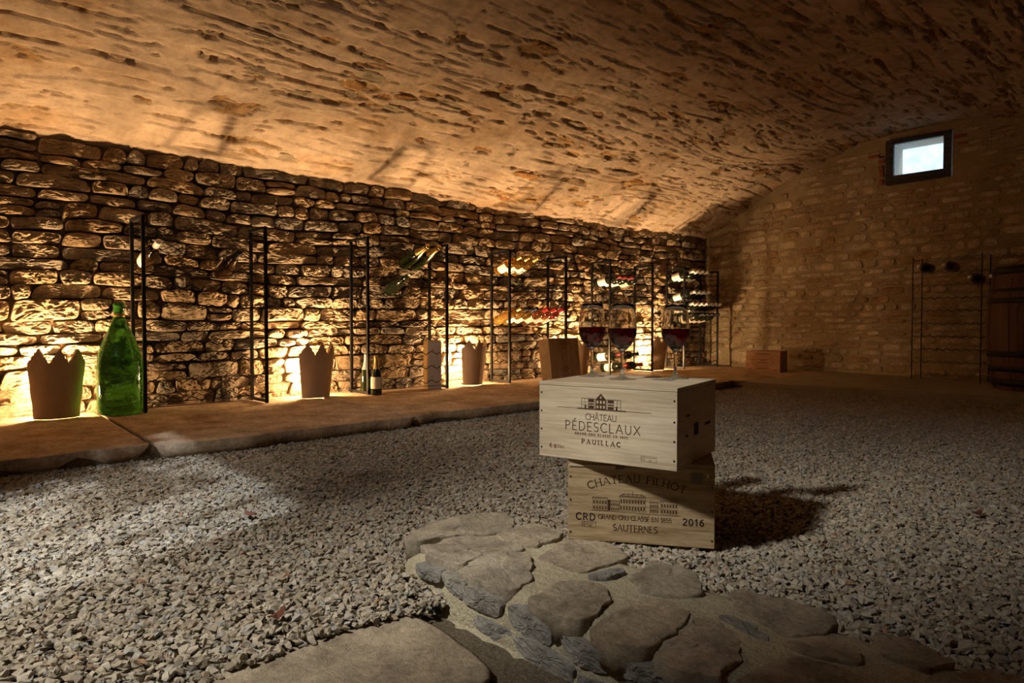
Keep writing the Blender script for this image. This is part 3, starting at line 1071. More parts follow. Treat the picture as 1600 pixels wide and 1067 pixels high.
for v_ in range(6):
    ico = N_.new('GeometryNodeMeshIcoSphere')
    ico.inputs['Radius'].default_value = 1.0
    ico.inputs['Subdivisions'].default_value = 1 if v_ < 3 else 2
    sp_ = N_.new('GeometryNodeSetPosition')
    rv = N_.new('FunctionNodeRandomValue'); rv.data_type = 'FLOAT_VECTOR'
    k_ = .42 if v_ < 3 else .0
    rv.inputs[0].default_value = (-k_, -k_, -k_); rv.inputs[1].default_value = (k_, k_, k_)
    rv.inputs['Seed'].default_value = 3 + v_
    if v_ < 3:
        Lk.new(rv.outputs[0], sp_.inputs['Offset'])
    else:
        nz2 = N_.new('ShaderNodeTexNoise'); nz2.inputs['Scale'].default_value = .9; nz2.inputs['Detail'].default_value = 1.0
        pp = N_.new('GeometryNodeInputPosition')
        ad = N_.new('ShaderNodeVectorMath'); ad.operation = 'ADD'; ad.inputs[1].default_value = (v_ * 7.3, v_ * 3.1, v_ * 5.7)
        Lk.new(pp.outputs[0], ad.inputs[0]); Lk.new(ad.outputs[0], nz2.inputs['Vector'])
        sb = N_.new('ShaderNodeVectorMath'); sb.operation = 'SUBTRACT'; sb.inputs[1].default_value = (.5, .5, .5)
        ml = N_.new('ShaderNodeVectorMath'); ml.operation = 'SCALE'; ml.inputs['Scale'].default_value = 2.6
        Lk.new(nz2.outputs['Color'], sb.inputs[0]); Lk.new(sb.outputs[0], ml.inputs[0]); Lk.new(ml.outputs[0], sp_.inputs['Offset'])
    sm = N_.new('GeometryNodeSetMaterial'); sm.inputs['Material'].default_value = M('gravel_chips')
    ss = N_.new('GeometryNodeSetShadeSmooth'); ss.inputs['Shade Smooth'].default_value = False
    g2i = N_.new('GeometryNodeGeometryToInstance')
    Lk.new(ico.outputs['Mesh'], sp_.inputs['Geometry']); Lk.new(sp_.outputs[0], ss.inputs[0]); Lk.new(ss.outputs[0], sm.inputs['Geometry']); Lk.new(sm.outputs[0], g2i.inputs[0])
    Lk.new(g2i.outputs[0], join.inputs[0])
iop = N_.new('GeometryNodeInstanceOnPoints')
iop.inputs['Pick Instance'].default_value = True
ri = N_.new('FunctionNodeRandomValue'); ri.data_type = 'INT'; ri.inputs[4].default_value = 0; ri.inputs[5].default_value = 5; ri.inputs['Seed'].default_value = 9
rrot = N_.new('FunctionNodeRandomValue'); rrot.data_type = 'FLOAT_VECTOR'; rrot.inputs[0].default_value = (-.55, -.55, 0); rrot.inputs[1].default_value = (.55, .55, 6.283); rrot.inputs['Seed'].default_value = 4
rsc = N_.new('FunctionNodeRandomValue'); rsc.data_type = 'FLOAT_VECTOR'; rsc.inputs[0].default_value = (.0058, .0045, .0032); rsc.inputs[1].default_value = (.0118, .0088, .0066); rsc.inputs['Seed'].default_value = 14
Lk.new(gi.outputs[0], iop.inputs['Points']); Lk.new(join.outputs[0], iop.inputs['Instance'])
Lk.new(ri.outputs[2], iop.inputs['Instance Index']); Lk.new(rrot.outputs[0], iop.inputs['Rotation']); Lk.new(rsc.outputs[0], iop.inputs['Scale'])
Lk.new(iop.outputs[0], go.inputs[0])
md = grav.modifiers.new('scatter', 'NODES')
md.node_group = ng

# ------------------------------------------------------------------ lettering: a small stroke alphabet


def arcp(cx, cy, rx, ry, a0, a1, n=10):
    return [(cx + rx * math.cos(math.radians(a0 + (a1 - a0) * i / n)), cy + ry * math.sin(math.radians(a0 + (a1 - a0) * i / n))) for i in range(n + 1)]


# glyph: width, strokes [(polyline, weight)], serif feet [(x, y)]
GL = {
    'A': (.78, [([(0, 0), (.39, 1)], .5), ([(.39, 1), (.78, 0)], 1), ([(.14, .34), (.64, .34)], .5)], [(0, 0), (.78, 0)]),
    'C': (.72, [(arcp(.44, .5, .44, .5, 50, 310, 16), 1)], []),
    'D': (.74, [([(.06, 0), (.06, 1)], 1), ([(.06, 1)] + arcp(.3, .5, .44, .5, 90, -90, 12) + [(.06, 0)], .8)], []),
    'E': (.56, [([(.06, 0), (.06, 1)], 1), ([(.06, 1), (.54, 1)], .6), ([(.06, .52), (.46, .52)], .6), ([(.06, 0), (.56, 0)], .6)], [(.06, 0)]),
    'F': (.52, [([(.06, 0), (.06, 1)], 1), ([(.06, 1), (.52, 1)], .6), ([(.06, .52), (.44, .52)], .6)], [(.06, 0)]),
    'G': (.78, [(arcp(.44, .5, .44, .5, 50, 330, 16), 1), ([(.52, .45), (.8, .45), (.8, .12)], .7)], []),
    'H': (.76, [([(.06, 0), (.06, 1)], 1), ([(.7, 0), (.7, 1)], 1), ([(.06, .52), (.7, .52)], .5)], [(.06, 0), (.7, 0), (.06, 1), (.7, 1)]),
    'I': (.16, [([(.08, 0), (.08, 1)], 1)], [(.08, 0), (.08, 1)]),
    'L': (.54, [([(.06, 0), (.06, 1)], 1), ([(.06, 0), (.54, 0)], .6)], [(.06, 1)]),
    'N': (.76, [([(.06, 0), (.06, 1)], .6), ([(.06, 1), (.7, 0)], 1), ([(.7, 0), (.7, 1)], .6)], [(.06, 0), (.7, 1)]),
    'O': (.88, [(arcp(.44, .5, .44, .5, 0, 360, 24), .9)], []),
    'P': (.6, [([(.06, 0), (.06, 1)], 1), ([(.06, 1)] + arcp(.3, .74, .28, .26, 90, -90, 10) + [(.06, .48)], .8)], [(.06, 0)]),
    'R': (.66, [([(.06, 0), (.06, 1)], 1), ([(.06, 1)] + arcp(.3, .74, .28, .26, 90, -90, 10) + [(.06, .48)], .8), ([(.3, .48), (.64, 0)], .9)], [(.06, 0), (.64, 0)]),
    'S': (.56, [(arcp(.29, .75, .25, .25, 40, 260, 10) + arcp(.28, .26, .26, .26, 80, -145, 10), .9)], []),
    'T': (.68, [([(.34, 0), (.34, 1)], 1), ([(0, 1), (.68, 1)], .6)], [(.34, 0)]),
    'U': (.74, [([(.06, 1), (.06, .34)] + arcp(.37, .33, .31, .33, 180, 360, 10) + [(.68, 1)], .85)], [(.06, 1), (.68, 1)]),
    'X': (.72, [([(0, 0), (.7, 1)], .6), ([(.02, 1), (.72, 0)], 1)], []),
    'B': (.62, [([(.06, 0), (.06, 1)], 1), ([(.06, 1)] + arcp(.3, .76, .24, .24, 90, -90, 8) + [(.06, .52)], .8), ([(.06, .52)] + arcp(.32, .26, .28, .26, 90, -90, 8) + [(.06, 0)], .8)], []),
    '1': (.4, [([(.05, .78), (.24, 1), (.24, 0)], 1)], [(.24, 0)]),
    '2': (.6, [(arcp(.3, .72, .27, .28, 160, -30, 10) + [(.04, 0), (.58, 0)], .9)], []),
    '0': (.62, [(arcp(.31, .5, .28, .5, 0, 360, 20), .9)], []),
    '5': (.56, [([(.5, 1), (.12, 1), (.08, .56)] + arcp(.27, .32, .27, .32, 120, -140, 12), .8)], []),
    '6': (.6, [(arcp(.3, .3, .27, .3, 0, 360, 16), .85), (arcp(.52, .3, .49, .7, 180, 95, 8), .85)], []),
    '8': (.58, [(arcp(.29, .76, .22, .24, 0, 360, 14), .8), (arcp(.29, .26, .27, .26, 0, 360, 14), .8)], []),
    'l': (.14, [([(.07, 0), (.07, 1)], 1)], []),
    'e': (.5, [([(.04, .3), (.46, .3)] + arcp(.25, .3, .21, .3, 0, 310, 12), 1)], []),
    's': (.4, [(arcp(.2, .45, .16, .15, 40, 260, 6) + arcp(.2, .15, .16, .15, 80, -145, 6), 1)], []),
    't': (.3, [([(.12, .9), (.12, 0), (.28, 0)], 1), ([(0, .6), (.28, .6)], 1)], []),
    ' ': (.34, [], []),
}
ACC = {'É': ('E', [([(.22, 1.13), (.42, 1.34)], .7)]), 'Â': ('A', [([(.22, 1.12), (.39, 1.3), (.56, 1.12)], .6)])}


class Ink:
    """flat print drawn in panel coordinates (x right, z up), slightly proud of y = 0"""

    def __init__(self, y=-.00035):
        self.mb = MB()
        self.y = y

    def quad(self, pts):
        self.mb.add([(q[0], self.y, q[1]) for q in pts], [tuple(range(len(pts)))])
        return self

    def rect(self, x0, z0, x1, z1):
        return self.quad([(x0, z0), (x1, z0), (x1, z1), (x0, z1)])

    def line(self, pts, w):
        for (a, b) in zip(pts[:-1], pts[1:]):
            dx, dz = b[0] - a[0], b[1] - a[1]
            L = math.hypot(dx, dz)
            if L < 1e-7:
                continue
            ux, uz = dx / L * w * .3, dz / L * w * .3
            px, pz = -dz / L * w / 2, dx / L * w / 2
            self.quad([(a[0] - ux + px, a[1] - uz + pz), (a[0] - ux - px, a[1] - uz - pz), (b[0] + ux - px, b[1] + uz - pz), (b[0] + ux + px, b[1] + uz + pz)])
        return self

    def frame(self, x0, z0, x1, z1, w):
        return self.line([(x0, z0), (x1, z0), (x1, z1), (x0, z1), (x0, z0)], w)

    def text(self, s, cx, z, h, width, w, serif=0.0, sx=1.0, arc=None, rot=0.0):
        """centred at cx; width = total width wanted (spacing adapts); arc = radius for text on an arch"""
        gl = []
        for ch in s:
            base, extra = ACC.get(ch, (ch, []))
            g = GL[base]
            gl.append((g[0] * sx * h, g[1] + extra, g[2]))
        tot = sum(g[0] for g in gl)
        gap = (width - tot) / max(1, len(gl) - 1)
        x = -width / 2
        for (gw, strokes, feet) in gl:
            if arc:
                th = (x + gw / 2) / arc
                ca, sa = math.cos(-th), math.sin(-th)
                ox, oz = cx + arc * math.sin(th), z + arc * math.cos(th) - arc

                def tr(px_, pz_, ox=ox, oz=oz, ca=ca, sa=sa, gw=gw):
                    lx, lz = px_ * sx * h - gw / 2, pz_ * h
                    return (ox + lx * ca - lz * sa, oz + lx * sa + lz * ca)
            else:
                ca, sa = math.cos(rot), math.sin(rot)

                def tr(px_, pz_, x=x, ca=ca, sa=sa):
                    lx, lz = x + px_ * sx * h, pz_ * h
                    return (cx + lx * ca - lz * sa, z + lx * sa + lz * ca)
            for (pl_, wt) in strokes:
                self.line([tr(*q) for q in pl_], w * (wt if serif else (.9 if wt < 1 else 1)))
            if serif:
                for (fx, fz) in feet:
                    d = serif / (sx * h)
                    self.line([tr(fx - d, fz), tr(fx + d, fz)], w * .45)
            x += gw + gap
        return self

    def build(self, name, mat, parent, loc=None):
        return self.mb.build(name, mat, parent, loc=loc)


# ------------------------------------------------------------------ the two wooden wine cases
def box_part(name, mat, parent, x0, x1, y0, y1, z0, z1, bevel=.0012):
    return MB().box(x0, x1, y0, y1, z0, z1).build(name, mat, parent, bevel=bevel)


def crate(name, loc, rz, W, D, H, front, side, th=.009, nails=(), lid=True):
    """origin: bottom front left corner; x along the front, y into depth"""
    t = empty(name, loc, rz)
    box_part('front_panel', front, t, 0, W, 0, th, .0, H - th)
    box_part('back_panel', front, t, 0, W, D - th, D, .0, H - th)
    box_part('side_panel', side, t, 0, th, th + .0004, D - th - .0004, .0, H - th)
    box_part('side_panel', side, t, W - th, W, th + .0004, D - th - .0004, .0, H - th)
    box_part('bottom_panel', front, t, th, W - th, th, D - th, .001, .008)
    if lid:
        box_part('lid', front, t, -.0005, W + .0005, -.0005, D, H - th + .0006, H)
    nm = MB().lathe([(.0001, -.0012), (.0019, -.0011), (.0023, -.0004), (.0023, .001)], 10).mesh('nail', M('nail_metal'), True)
    for (nx_, nz2_) in nails:
        o = bpy.data.objects.new('nail', nm)
        COL.objects.link(o)
        o.parent = t
        o.location = (nx_, -.0002, nz2_)
        o.rotation_euler = (-PI / 2, 0, 0)
    return t


R2 = np.array([math.cos(YAW), math.sin(YAW)])
F2 = np.array([-math.sin(YAW), math.cos(YAW)])


def camxy(x, z):
    return F2 * z + R2 * x


# lower case
a_, b_ = camxy(.1328, 1.61), camxy(.459, 1.535)
W1 = float(np.linalg.norm(b_ - a_)); rz1 = math.atan2(b_[1] - a_[1], b_[0] - a_[0])
H1 = .1915
low = crate('wooden_wine_case', (a_[0], a_[1], .003), rz1, W1, .27, H1, M('striped_wood'), M('striped_wood_side'),
            nails=((.006, .15), (.006, .095), (.006, .018), (W1 - .006, .14), (W1 - .006, .085), (W1 - .006, .018)))
tag(low, 'striped wooden wine case standing on the gravel under the paler case', 'wine case')
u = W1 / 1380.0   # crop pixels to metres


def L(x, y):  # crop position on the lower case front -> panel coordinates
    sl = (x - 120) / 1380.0
    top = 60 + sl * 120; bot = 770 + 148 * sl
    return ((x - 120) * u, H1 * (1 - (y - top) / (bot - top)) if True else 0)


ink = Ink()
ink.text('CHATEAU FILHOT', W1 * .475, .1425, .0165, W1 * .665, .0024, .0026, 1.15, arc=.30)
ink.build('arched_lettering', M('print_brown'), low)
ink = Ink()
ink.text('GRAND CRU CLASSÉ EN 1855', W1 * .465, .0535, .0100, W1 * .5, .0015, .0013, 1.0)
ink.text('SAUTERNES', W1 * .47, .0275, .0145, W1 * .305, .0021, .0020, 1.0)
ink.build('printed_lettering', M('print_brown'), low)
ink = Ink()
ink.text('CRD', W1 * .125, .0485, .0155, W1 * .13, .0030, 0, 1.0)
ink.build('stamped_lettering', M('print_black'), low)
ink = Ink()
ink.text('2016', W1 * .86, .0505, .0145, W1 * .138, .0030, 0, 1.0)
ink.build('stamped_lettering', M('print_black'), low)
ink = Ink()
ink.frame(.033, .032, .066, .0445, .0007)
ink.line([(.040, .032), (.040, .0445)], .0005)
for k in range(3):
    ink.line([(.0345, .035 + k * .003), (.0385, .035 + k * .003)], .0006)
ink.line([(.0415, .041), (.064, .041)], .0006).line([(.0415, .0385), (.060, .0385)], .0004)
ink.text('NT', .053, .0335, .0035, .006, .0007)
ink.build('duty_stamp', M('print_brown'), low)
# engraving of the country house
ink = Ink()
gx0, gx1 = W1 * .175, W1 * .755
z0_ = .0735


def house(ink, x0, x1, z0, z1, nwin, rowsn, roof=.004, w=.0005):
    ink.frame(x0, z0, x1, z1, w)
    ink.line([(x0 - .001, z1), (x1 + .001, z1)], .0012)
    ink.line([(x0 - .001, z1 - .0025), (x1 + .001, z1 - .0025)], .0005)
    pw = (x1 - x0) / nwin
    rh = (z1 - z0 - .004) / rowsn
    for i in range(nwin):
        for r in range(rowsn):
            wx = x0 + pw * (i + .28)
            wz = z0 + rh * (r + .18)
            ink.rect(wx, wz, wx + pw * .44, wz + rh * .6)
            ink.line([(x0 + pw * i, z0), (x0 + pw * i, z1)], .00035)


house(ink, gx0, gx0 + .034, z0_, z0_ + .030, 5, 2)
house(ink, gx1 - .038, gx1, z0_ - .001, z0_ + .030, 6, 2)
house(ink, gx0 + .042, gx0 + .062, z0_ + .001, z0_ + .024, 4, 2)
house(ink, gx1 - .062, gx1 - .043, z0_ + .001, z0_ + .026, 4, 2)
house(ink, gx0 + .063, gx0 + .122, z0_ + .001, z0_ + .036, 9, 2)
mx = gx0 + .0925
ink.line([(mx - .028, z0_ + .037), (mx - .02, z0_ + .041), (mx + .02, z0_ + .041), (mx + .028, z0_ + .037)], .0012)
ink.line([(mx, z0_ + .041), (mx, z0_ + .048)], .0008)
for k in range(5):
    ink.line([(mx - .02 + k * .010, z0_ + .036), (mx - .02 + k * .010, z0_ + .043)], .0009)
ink.rect(gx0 + .035, z0_, gx0 + .041, z0_ + .026)
ink.line([(gx0 - .006, z0_ - .001), (gx1 + .006, z0_ - .004)], .0008)
for k in range(14):
    ink.line([(gx0 + .044 + k * .008, z0_), (gx0 + .044 + k * .008, z0_ + .004)], .0005)
ink.build('house_engraving', M('print_brown'), low)
# broken lid edge, splinter and scraps of sticker
box_part('lid_strip', M('pale_wood'), low, .003, .112, -.003, .004, H1 - .017, H1 - .0115, .001)
V, F = stone([(.095, H1 - .019), (.12, H1 - .021), (.145, H1 - .014), (.12, H1 - .0105), (.098, H1 - .0125)], .003, .002, .002, 44, n=16, rings=(.5, .9), jitter=.2, nscale=120)
MB().add(put(V, (0, -.001, 0), (1, 0, 0), (0, 0, 1), (0, -1, 0)), F).build('splinter', M('grey_board'), low)
MB().box(W1 - .052, W1 - .026, -.0008, 0, H1 - .045, H1 - .020).build('sticker_scrap', M('grey_board'), low)
MB().box(W1 - .019, W1 - .013, -.001, 0, H1 - .030, H1 - .021).build('sticker_scrap', M('paper_white'), low)
MB().box(W1 - .045, W1 - .039, .005, .010, H1 - .0002, H1 + .0004).build('sticker_scrap', M('paper_white'), low)

# upper case
a_, b_ = camxy(.066, 1.645), camxy(.355, 1.462)
W2 = float(np.linalg.norm(b_ - a_)); rz2 = math.atan2(b_[1] - a_[1], b_[0] - a_[0])
H2 = .180
ZT = .003 + H1 + H2 + .001
up = crate('wooden_wine_case', (a_[0], a_[1], .004 + H1), rz2, W2, .29, H2, M('pale_wood'), M('pale_wood_side'),
           nails=((.0065, .154), (.0065, .11), (.0065, .066), (.0065, .022), (W2 - .0065, .152), (W2 - .0065, .106), (W2 - .0065, .064), (W2 - .0065, .022)))
tag(up, 'pale wooden wine case set askew on top of the striped case, carrying three glasses', 'wine case')
cx = W2 * .475
ink = Ink()
ink.line([(W2 * .145, .1215), (W2 * .83, .1215)], .0009)
ink.rect(W2 * .30, .1203, W2 * .655, .1228)
c0 = W2 * .475
ink.quad([(c0 - .0135, .1445), (c0 + .0135, .1445), (c0, .1585)])
ink.rect(c0 - .0128, .122, c0 + .0128, .145)
for s_ in (-1, 1):
    xa_, xb_ = c0 + s_ * .0145, c0 + s_ * .049
    lo, hi = min(xa_, xb_), max(xa_, xb_)
    ink.frame(lo, .122, hi, .1455, .0010)
    for k in range(1, 4):
        ink.line([(lo + (hi - lo) * k / 4, .122), (lo + (hi - lo) * k / 4, .1455)], .0007)
    ink.line([(lo, .1295), (hi, .1295)], .0006).line([(lo, .138), (hi, .138)], .0006)
    inner = (c0 + s_ * .017, c0 + s_ * .031)
    l2, h2_ = min(inner), max(inner)
    ink.rect(l2, .1385, h2_, .1445).rect(l2, .1235, h2_, .129).rect(l2, .132, h2_, .135)
    outer = (c0 + s_ * .037, c0 + s_ * .041)
    ink.rect(min(outer), .122, max(outer), .131)
ink.build('house_emblem', M('print_brown'), up)
lw = Ink(-.0006)
for i in range(3):
    for zz in (.1245, .1355):
        lw.rect(c0 - .0100 + i * .008, zz, c0 - .0060 + i * .008, zz + .0065)
lw.rect(c0 - .0017, .147, c0 + .0017, .152)
lw.build('emblem_windows', M('pale_wood'), up)
ink = Ink()
ink.text('CHÂTEAU', cx, .0965, .0138, W2 * .225, .0014, 0, 1.0)
ink.text('PÉDESCLAUX', cx + .002, .0705, .0203, W2 * .545, .0020, 0, 1.0)
ink.build('printed_lettering', M('print_brown'), up)
ink = Ink()
ink.text('GRAND CRU CLASSÉ EN 1855', cx, .0605, .0048, W2 * .385, .0013, .0008, 1.0)
ink.text('PAUILLAC', cx, .0405, .0100, W2 * .28, .0024, .0024, 1.1)
ink.build('printed_lettering', M('print_light_brown'), up)
ink = Ink()
ink.text('6', W2 * .092, .0235, .0098, .005, .0017, 0, 1)
ink.text('B', W2 * .128, .0225, .0088, .005, .0016, 0, 1)
ink.text('lles', W2 * .172, .0238, .0080, .017, .0011, 0, 1)
ink.build('stamped_lettering', M('print_red_brown'), up)
ink = Ink()
ink.frame(W2 - .082, .014, W2 - .046, .026, .0006)
ink.line([(W2 - .074, .014), (W2 - .074, .026)], .0005)
for k in range(3):
    ink.line([(W2 - .0805, .017 + k * .003), (W2 - .0755, .017 + k * .003)], .0005)
ink.line([(W2 - .072, .0228), (W2 - .048, .0228)], .0008)
ink.text('NT', W2 - .06, .0155, .003, .005, .0006)
ink.build('duty_stamp', M('print_light_brown'), up)
# markings on the shaded end of the upper case
for (ya, yb, za, zb) in ((.115, .15, .062, .09), (.20, .245, .075, .082), (.06, .085, .11, .116), (.055, .075, .066, .071)):
    x_ = W2 + .0004
    MB().add([(x_, ya, za), (x_, yb, za), (x_, yb, zb), (x_, ya, zb)], [(0, 1, 2, 3)]).build('side_stamp', M('print_brown'), up)
box_part('brand_patch', M('grey_board'), up, W2 * .62, W2 * .78, .175, .215, H2, H2 + .0004, 0)

# ------------------------------------------------------------------ wine glasses
def wine_glass(loc, label, H=.165, fill=.112, s=1.15):
    t = empty('wine_glass', loc)
    t.scale = (s, s, s)
    k = H / .165
    outer = [(.0300, 0), (.0302, .0008), (.0285, .0017), (.015, .0032), (.0065, .0065), (.0040, .013), (.0033, .030), (.0034, .050), (.0045, .060), (.0105, .0665), (.0185, .0745), (.0255, .0850), (.0298, .0965), (.0308, .1050), (.0302, .118), (.0285, .135), (.0262, .152), (.0248, .165)]
    inner = [(.0240, .165), (.0254, .152), (.0277, .135), (.0294, .118), (.0300, .105), (.0290, .0970), (.0247, .0860), (.0177, .0758), (.0098, .0682), (.0030, .0645), (.0002, .064)]
    MB().lathe([(.0002, 0)] + [(r, z * k) for r, z in outer] + [(r, z * k) for r, z in inner], 48, cap=False).build('glass_body', M('glass_clear'), t, True)
    zf = fill * k
    wi = [(r + .0003, z * k) for r, z in inner if z < fill][::-1]
    rr_ = float(np.interp(fill, [z for _, z in inner][::-1], [r for r, _ in inner][::-1])) + .0003
    prof = [(.0002, .0646 * k)] + [(r, z + .0003) for r, z in wi[1:]] + [(rr_, zf), (.0002, zf)]
    MB().lathe(prof, 48, cap=False).build('red_wine', M('red_wine'), t, True)
    t['label'] = label
    t['category'] = 'wine glass'
    t['group'] = 'red wine glasses on the upper case'
    return t


for (xc, zc_, hh, lb) in ((.211, 1.80, .166, 'glass of red wine at the left rear of the case top'), (.275, 1.70, .163, 'glass of red wine in the middle, nearest the front edge of the case'), (.413, 1.725, .161, 'glass of red wine at the right end of the case top')):
    g_ = camxy(xc, zc_)
    wine_glass((g_[0], g_[1], ZT), lb, hh)

# ------------------------------------------------------------------ bottles
BORD = [(.0005, 0), (.034, 0), (.0365, .003), (.0375, .010), (.0375, .185), (.0365, .200), (.030, .215), (.019, .228), (.0145, .240), (.0138, .285), (.0150, .287), (.0150, .296), (.0135, .299), (.0005, .299)]
BURG = [(.0005, 0), (.038, 0), (.0405, .004), (.0410, .012), (.0410, .130), (.038, .160), (.030, .190), (.021, .218), (.0160, .240), (.0140, .285), (.0155, .287), (.0155, .296), (.0140, .299), (.0005, .299)]
CHAM = [(.0005, 0), (.040, 0), (.0435, .004), (.0440, .014), (.0435, .125), (.040, .155), (.031, .190), (.021, .220), (.0165, .245), (.0150, .290), (.0175, .293), (.0175, .305), (.0150, .312), (.0005, .312)]


def sleeve(prof, z0, z1, off):
    zs = np.linspace(z0, z1, 8)
    P = [(float(np.interp(z, [q[1] for q in prof[1:-1]], [q[0] for q in prof[1:-1]])) + off, float(z)) for z in zs]
    return P


_cache = {}


def bottle(name, prof, glass, cap_mat, label_mat, key, cap_from=.80, lab=(.16, .46), lab_arc=.42, parent=None):
    t = empty(name)
    H = prof[-1][1]
    if key not in _cache:
        b = MB().lathe(prof, 24, cap=False).mesh('glass_body', glass, True)
        pr = sleeve(prof, H * cap_from, H * .985, .0009)
        c = MB().lathe(pr + [(pr[-1][0] * .9, H + .001), (.0005, H + .0012)], 20, cap=False).mesh('capsule', cap_mat, True)
        l_ = None
        if label_mat is not None:
            zs = np.linspace(H * lab[0], H * lab[1], 5)
            n = 14
            m = MB()
            vs = []
            for z in zs:
                r = float(np.interp(z, [q[1] for q in prof[1:-1]], [q[0] for q in prof[1:-1]])) + .0006
                for k in range(n + 1):
                    a = -PI * lab_arc + 2 * PI * lab_arc * k / n
                    vs.append((r * math.cos(a), r * math.sin(a), z))
            fs = [(i * (n + 1) + k, i * (n + 1) + k + 1, (i + 1) * (n + 1) + k + 1, (i + 1) * (n + 1) + k) for i in range(4) for k in range(n)]
            l_ = m.add(vs, fs).mesh('paper_label', label_mat, True)
        _cache[key] = (b, c, l_)
    b, c, l_ = _cache[key]
    for nm, me_ in (('glass_body', b), ('capsule', c), ('paper_label', l_)):
        if me_ is None:
            continue
        o = bpy.data.objects.new(nm, me_)
        COL.objects.link(o)
        o.parent = t
    return t


KINDS = {
    'silver': ('wine_bottle', BURG, 'dark_brown_glass', 'foil_white', 'paper_white', .82),
    'darkcap': ('wine_bottle', BURG, 'dark_brown_glass', 'foil_black', 'paper_white', .78),
    'goldfoil': ('champagne_bottle', CHAM, 'champagne_glass', 'foil_gold', None, .62),
    'gold': ('wine_bottle', BORD, 'gold_wine_glass', 'foil_gold', 'paper_white', .80),
    'white': ('wine_bottle', BORD, 'white_wine_glass', 'foil_gold', None, .82),
    'whitelab': ('wine_bottle', BORD, 'white_wine_glass', 'foil_black', 'paper_white', .82),
    'navy': ('wine_bottle', BORD, 'gold_wine_glass', 'foil_navy', 'paper_white', .78),
    'rose': ('wine_bottle', BORD, 'rose_wine_glass', 'foil_red', 'paper_white', .82),
    'pink': ('wine_bottle', BORD, 'pink_wine_glass', 'foil_crimson', 'paper_cream', .82),
    'redcap': ('wine_bottle', BORD, 'dark_green_glass', 'foil_dark_red', 'paper_white', .80),
    'blackcap': ('wine_bottle', BORD, 'dark_green_glass', 'foil_black', 'paper_cream', .80),
    'whitecap': ('wine_bottle', BORD, 'dark_green_glass', 'foil_white', 'paper_white', .80),
    'green': ('wine_bottle', BURG, 'dark_green_glass', 'foil_silver', None, .93),
}


NX = -3.72


def lay(kind, y, z, label, group, tilt=0.33, roll=0.0, yaw=0.0):
    """bottle lying across a rack, neck towards the room"""
    nm, prof, g, c, l_, cf = KINDS[kind]
    t = bottle(nm, prof, M(g), M(c), M(l_) if l_ else None, kind, cf)
    t.rotation_mode = 'XYZ'
    Lb = prof[-1][1]
    t.location = (NX - Lb * math.cos(tilt), y, z - Lb * math.sin(tilt))
    m = Matrix.Rotation(yaw, 4, 'Z') @ Matrix.Rotation(PI / 2 - tilt, 4, 'Y') @ Matrix.Rotation(roll, 4, 'Z')
    t.rotation_euler = m.to_euler()
    tag(t, label, 'bottle', group)
    return t


# ------------------------------------------------------------------ wine racks along the left wall
RW, RD, RH = .633, .205, 1.005
LEV = [.055 + .0985 * k for k in range(10)]


def zigzag(y0, y1, x, z, amp=.012, pitch=.045):
    n = int(round((y1 - y0) / pitch))
    return [(x, y0 + (y1 - y0) * i / n, z + (amp if i % 2 else -amp)) for i in range(n + 1)]


rack = empty('wine_rack', (-3.8, 1.004, .060))
pmesh = MB().box(-.008, .008, -.008, .008, 0, RH).mesh('post', M('rack_metal'))
for x in (0, -RD):
    for y in (0, RW):
        o = bpy.data.objects.new('post', pmesh); COL.objects.link(o); o.parent = rack; o.location = (x, y, 0)
bmesh_ = MB().box(-RD, 0, -.008, .008, -.008, .008).mesh('crossbar', M('rack_metal'))
for y in (0, RW):
    for z in (.012, RH - .008):
        o = bpy.data.objects.new('crossbar', bmesh_); COL.objects.link(o); o.parent = rack; o.location = (0, y, z)
wm = MB().tube(zigzag(0, RW, 0, 0), .0031, 4).mesh('wavy_wire', M('rack_metal'))
for x in (0, -RD):
    for z in LEV:
        o = bpy.data.objects.new('wavy_wire', wm); COL.objects.link(o); o.parent = rack; o.location = (x, 0, z)
sm_ = MB().tube([(0, 0, 0), (0, RW, 0)], .0026, 4).mesh('straight_wire', M('rack_metal'))
for x in (0, -RD):
    for z in (LEV[9] - .035, LEV[7] - .03, LEV[0] - .03):
        o = bpy.data.objects.new('straight_wire', sm_); COL.objects.link(o); o.parent = rack; o.location = (x, 0, z)
RY = [1.004, 2.30, 3.53, 4.735, 5.906]
RLAB = ['black metal wine rack nearest the viewer, right of the giant green bottle',
        'black metal wine rack holding the upright champagne bottles and tall gift box',
        'black metal wine rack with golden and rose bottles behind the leaning crate',
        'black metal wine rack seen behind the left and middle wine glasses',
        'black metal wine rack in the far corner, full of dark bottles']
racks = [rack] + [copy_tree(rack) for _ in range(4)]
for o, y, lb in zip(racks, RY, RLAB):
    o.location = (-3.8, y, .060)
    tag(o, lb, 'wine rack', 'wine racks along the rubble wall')


